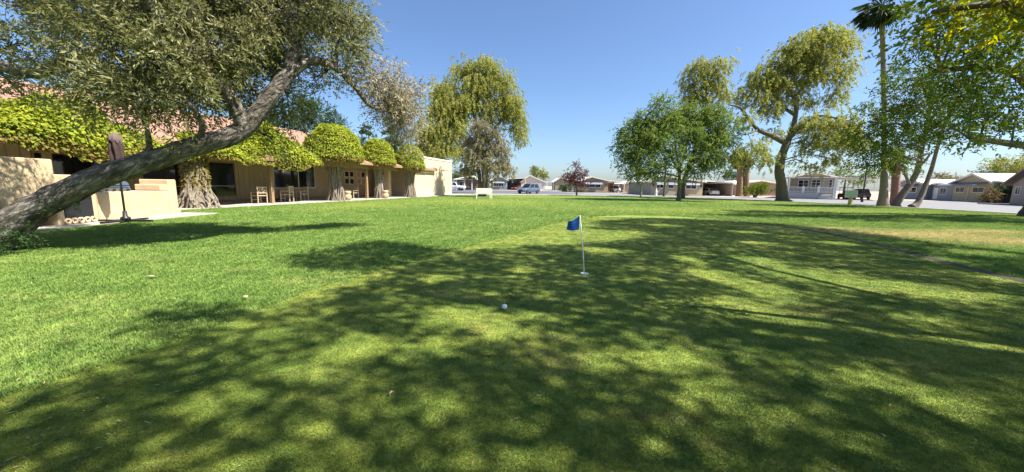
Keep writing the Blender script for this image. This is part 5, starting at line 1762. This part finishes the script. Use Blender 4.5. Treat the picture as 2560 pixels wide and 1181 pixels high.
mb.build('trunk', MT['bark_brown'], nt, smooth=True)
nb = [cl(2330, 20, 3.4, .25, .12, w=.5), cl(2420, -5, 3.3, .3, .13, w=.7), cl(2520, 30, 3.4, .28, .16, w=.7), cl(2560, 70, 3.3, .2, .12, w=.5), cl(2480, -30, 3.2, .4, .12), cl(2600, 10, 3.2, .3, .2), cl(2230, 55, 3.6, .1, .04, w=.25), cl(2270, 40, 3.5, .12, .05, w=.3)]
crown(nt, [((Vector(c) - no)[:], r_, w) for c, r_, w in nb], LM['spray'], 2000, sub=14, sig=0.06, L=0.062, W=0.029, droop=0.5, tone0=0.52, name='low_spray')

# --- backdrop trees
def simple_tree(name, label, px, Y, h, blobs, m, n, bark='bark_brown', group=None, **kw):
    x_ = XX(px, Y)
    l_ = [([(x_, Y, -0.05), (x_ + 0.1, Y, h * 0.35), (x_, Y, h * 0.7)], [0.035 * h + 0.05, 0.025 * h + 0.04, 0.05])]
    return tree(name, label, l_, blobs, m, n, MT[bark], group=group, r=0.06, **kw)


simple_tree('evergreen_tree', 'dense dark green tree rising behind the clubhouse roof', 790, 62, 12, [cl(700, 290, 62, 2.4, 1.9), cl(750, 270, 62, 2.6, 1.8), cl(800, 285, 62, 2.4, 1.8), cl(840, 310, 62, 1.8, 1.3), cl(770, 310, 61, 2.6, 1.5), cl(720, 330, 61, 2.4, 1.5), cl(820, 330, 62, 2.0, 1.2), cl(865, 325, 62, .8, .7, w=.6), cl(740, 235, 62, 1.2, .9, w=.7)],
            LM['dark'], 24000, sub=20, sig=0.4, L=0.3, W=0.11, droop=0.2, tone0=0.55)
simple_tree('cypress_tree', 'narrow dark conical cypress behind the end ivy mounds', 992, 52, 7, [cl(992, 395, 52, .95, .9), cl(992, 370, 52, .75, .9), cl(992, 350, 52, .4, .6)], LM['dark'], 5000, sub=20, sig=0.18, L=0.2, W=0.08, tone0=0.4)
simple_tree('roadside_tree', 'grey green round tree seen behind the ivy mound and clubhouse hip', 905, 66, 6, [cl(900, 362, 66, 1.3, 1.0), cl(915, 372, 66, 1.2, .8)], LM['dark'], 3500, sub=16, sig=0.3, L=0.25, W=0.1, tone0=0.6)
simple_tree('far_tree', 'tiny far olive green tree above the white roof, rounder of two', 1338, 150, 6, [cl(1337, 428, 150, 1.0, 1.2), cl(1340, 436, 150, 1.0, .8)], LM['willow'], 2200, group='far trees', sub=14, sig=0.4, L=0.4, W=0.18, tone0=0.35)
simple_tree('far_tree', 'tiny far olive green tree above the white roof, taller of two', 1357, 150, 6, [cl(1355, 430, 150, .6, 1.4), cl(1360, 438, 150, 1.2, .8)], LM['willow'], 2200, group='far trees', sub=14, sig=0.4, L=0.4, W=0.18, tone0=0.35)
simple_tree('far_tree', 'dark low tree over the long white roof beside the twin palms', 1832, 110, 5, [cl(1825, 437, 110, 1.8, .7), cl(1845, 440, 110, 1.4, .6)], LM['dark'], 2600, group='far trees', sub=14, sig=0.4, L=0.35, W=0.16)
simple_tree('far_tree', 'green tree showing through the white carport beside the black SUV', 2110, 82, 6, [cl(2105, 440, 82, 1.6, 1.3), cl(2180, 440, 82, 1.8, 1.2), cl(2140, 450, 82, 1.5, 1.0)], LM['ash'], 4200, group='far trees', sub=16, sig=0.4, L=0.3, W=0.14)
simple_tree('far_tree', 'pale yellow green tree over the yellow house at the picture edge', 2540, 96, 9, [cl(2520, 408, 96, 2.4, 1.4), cl(2555, 420, 96, 2.4, 1.6), cl(2480, 405, 96, 1.8, .8, w=.7), cl(2575, 395, 96, 2.2, 1.4)], LM['willow'], 6500, group='far trees', sub=16, sig=0.5, L=0.35, W=0.15)
simple_tree('far_tree', 'dark blue green tree just above the yellow house roof', 2480, 110, 7, [cl(2470, 428, 110, 1.8, 1.0), cl(2505, 425, 110, 2.4, 1.4), cl(2545, 435, 110, 2.2, 1.0), cl(2440, 433, 110, .8, .5, w=.6)], LM['dark'], 5200, group='far trees', sub=16, sig=0.5, L=0.35, W=0.16)
simple_tree('far_tree', 'small brown green tree top over the grey flat house', 2362, 112, 5, [cl(2355, 443, 112, 1.6, .6), cl(2385, 446, 112, 1.2, .5)], LM['greywillow'], 2400, group='far trees', sub=14, sig=0.4, L=0.35, W=0.16, tone0=0.3)
simple_tree('far_tree', 'dark tree between the annex and pale houses far down the street', 1165, 125, 7, [cl(1150, 435, 125, 2.2, 2.0), cl(1180, 430, 125, 2.4, 2.2), cl(1135, 450, 125, 1.6, 1.2)], LM['dark'], 4200, group='far trees', sub=16, sig=0.5, L=0.4, W=0.18)


# --- palms
def palm(label, px, Y, top_py, r0, r1, fr, nf=34, lean=0.0, skirt=0.0, bark='palm_trunk', base=None, group='fan palms', tone=0.5):
    top_ = S(px + lean, top_py, Y)
    b = Vector(base) if base else Vector((XX(px, Y), Y, -0.05))
    t = thing('fan_palm', label, 'palm', b, 0, group)
    tp = top_ - b
    n_ = 14
    pts_ = [Vector((tp.x * (i / n_) ** 1.2, tp.y * i / n_, tp.z * i / n_)) for i in range(n_ + 1)]
    rad_ = [r0 * (1.15 if i == 0 else 1.0) + (r1 - r0) * min(1, (i / n_ * 4.0) ** 0.7) for i in range(n_ + 1)]
    p2, q2 = smooth_path(pts_, rad_, 3)
    q2 = [q * (1 + 0.06 * (i % 2)) for i, q in enumerate(q2)]
    MB().tube(p2, q2, 12, 0.05).build('trunk', MT[bark], t, smooth=True)
    P_, A_, T_, L_ = [], [], [], []
    for i in range(nf):
        az = rng.uniform(0, 6.283)
        el = rng.uniform(-1.1, 1.25) if i > nf * 0.3 else rng.uniform(-1.35, -0.6)
        d = np.array([math.cos(az) * math.cos(el), math.sin(az) * math.cos(el), math.sin(el)])
        hub = np.array(tp) + d * fr * 0.5
        sd = np.array([-math.sin(az), math.cos(az), 0])
        for k in range(15):
            a = (k / 14 - 0.5) * 2.5
            v = d * math.cos(a) + sd * math.sin(a)
            v = v + np.array([0, 0, -0.35])
            P_.append(hub)
            A_.append(v)
            L_.append(fr * 0.62 * (1 - 0.25 * abs(a)))
            T_.append(tone + rng.normal(0, 0.15) - (0.2 if el < -0.5 else 0))
        P_.append(np.array(tp))
        A_.append(d)
        L_.append(fr * 0.55)
        T_.append(tone)
    leaf_object('crown', LM['palm'], t, np.array(P_), np.array(A_), np.array(L_), fr * 0.085, np.array(T_))
    if skirt:
        sm = MB()
        vv = []
        NN = 18
        for z, r_ in ((tp.z - skirt, r1 * 1.15), (tp.z - skirt * 0.7, r1 * 1.9), (tp.z - skirt * 0.25, r1 * 2.6), (tp.z + 0.1, r1 * 1.4)):
            for k in range(NN):
                a = k / NN * 6.283
                q = r_ * random.uniform(0.8, 1.2)
                s_ = z / tp.z
                vv.append((tp.x * s_ + math.cos(a) * q, tp.y * s_ + math.sin(a) * q, z + random.uniform(-.15, .15)))
        ff = [(i * NN + k, i * NN + (k + 1) % NN, (i + 1) * NN + (k + 1) % NN, (i + 1) * NN + k) for i in range(3) for k in range(NN)]
        sm.add(vv, ff).build('skirt', MT['palm_skirt'], t)
    return t


palm('far slim fan palm behind the mounds, first of three from the roof', 905, 120, 322, 0.32, 0.2, 1.9, 40)
palm('far slim fan palm behind the mounds, tallest middle one of three', 922, 118, 326, 0.32, 0.2, 1.9, 40)
palm('far slim fan palm behind the mounds, lowest of three', 936, 130, 345, 0.3, 0.2, 1.6, 34)
palm('grey blue palm with long fronds beside the dry olive spray', 975, 90, 348, 0.35, 0.3, 3.2, 46, tone=0.9)
palm('twin palm trunk beside the round bush, nearer the cream house', 1850, 66, 398, 0.62, 0.5, 1.9, 36, skirt=1.6, bark='palm_skirt', tone=0.7)
palm('twin palm trunk beside the round bush, nearer the leaning tree', 1866, 66, 396, 0.55, 0.5, 1.9, 36, skirt=1.6, bark='palm_skirt', tone=0.7)
palm('very tall fan palm with thick pale base at the lawn edge', 2212, 32.7, 12, 0.40, 0.17, 2.0, 46, lean=-8, base=(33.5, 32.7, -0.05), tone=0.35)
palm('short palm trunk with red brown fibre behind the tall palm', 2242, 37, 395, 0.36, 0.32, 1.6, 26, bark='palm_red', tone=0.6)


# --- shrubs
def shrub(label, blobs, m, n, name='shrub', L=0.16, W=0.08, tone0=0.5):
    c0 = Vector(blobs[0][0])
    b = Vector((c0.x, c0.y, -0.05))
    t = thing(name, label, 'shrub', b)
    c_ = [((Vector(c) - b)[:], r_, w) for c, r_, w in blobs]
    sb_ = crown(t, c_, m, n, sub=26, sig=0.16, L=L, W=W, tone0=tone0, name='foliage')
    mb_ = MB()
    for S_ in sb_:
        for s in S_[:10]:
            mb_.tube([(random.gauss(0, .1), random.gauss(0, .1), 0), (s[0] * 0.5, s[1] * 0.5, s[2] * 0.6), tuple(s)], [0.04, 0.03, 0.01], 5)
    mb_.build('stems', MT['bark_brown'], t)


shrub('round yellow green bush beside the twin palm trunks', [cl(1890, 472, 60, 1.4, .75), cl(1915, 472, 60, 1.3, .7), cl(1870, 478, 60, .7, .5), cl(1900, 465, 60.5, 1.0, .5)], LM['shrub'], 6000)
shrub('clipped dark green hedge behind the plum tree', [cl(1408, 472, 88, .9, .9), cl(1420, 472, 88, .9, .85)], LM['dark'], 4500, 'hedge')
shrub('grey green low shrub at the foot of the awning house', [cl(1450, 476, 84, .9, .5), cl(1462, 478, 84, .8, .4)], LM['greywillow'], 2200)
shrub('reddish leaved round bush before the dark hedge across the street', [cl(2478, 490, 50, .9, .7), cl(2470, 497, 50, .7, .4)], LM['dry'], 3500, tone0=0.35)
shrub('wide dark green hedge before the brown gable at the picture edge', [cl(2515, 478, 50, 1.5, .75), cl(2555, 482, 50, 1.3, .8), cl(2590, 480, 50, 1.3, .8)], LM['dark'], 7000, 'hedge')
shrub('low dry shrub along the block fence beside the white car', [cl(1585, 478, 82, .9, .5), cl(1600, 478, 82, .8, .5), cl(1572, 480, 82, .6, .4)], LM['greywillow'], 2600)
shrub('small green plant at the wall of the blue house', [cl(1222, 466, 104, .8, .5)], LM['dark'], 1500)

tt_ = 0
for o in bpy.data.objects:
    if o.type == 'MESH':
        tt_ += len(o.data.polygons)
print('polygons', tt_, 'objects', len(bpy.data.objects))
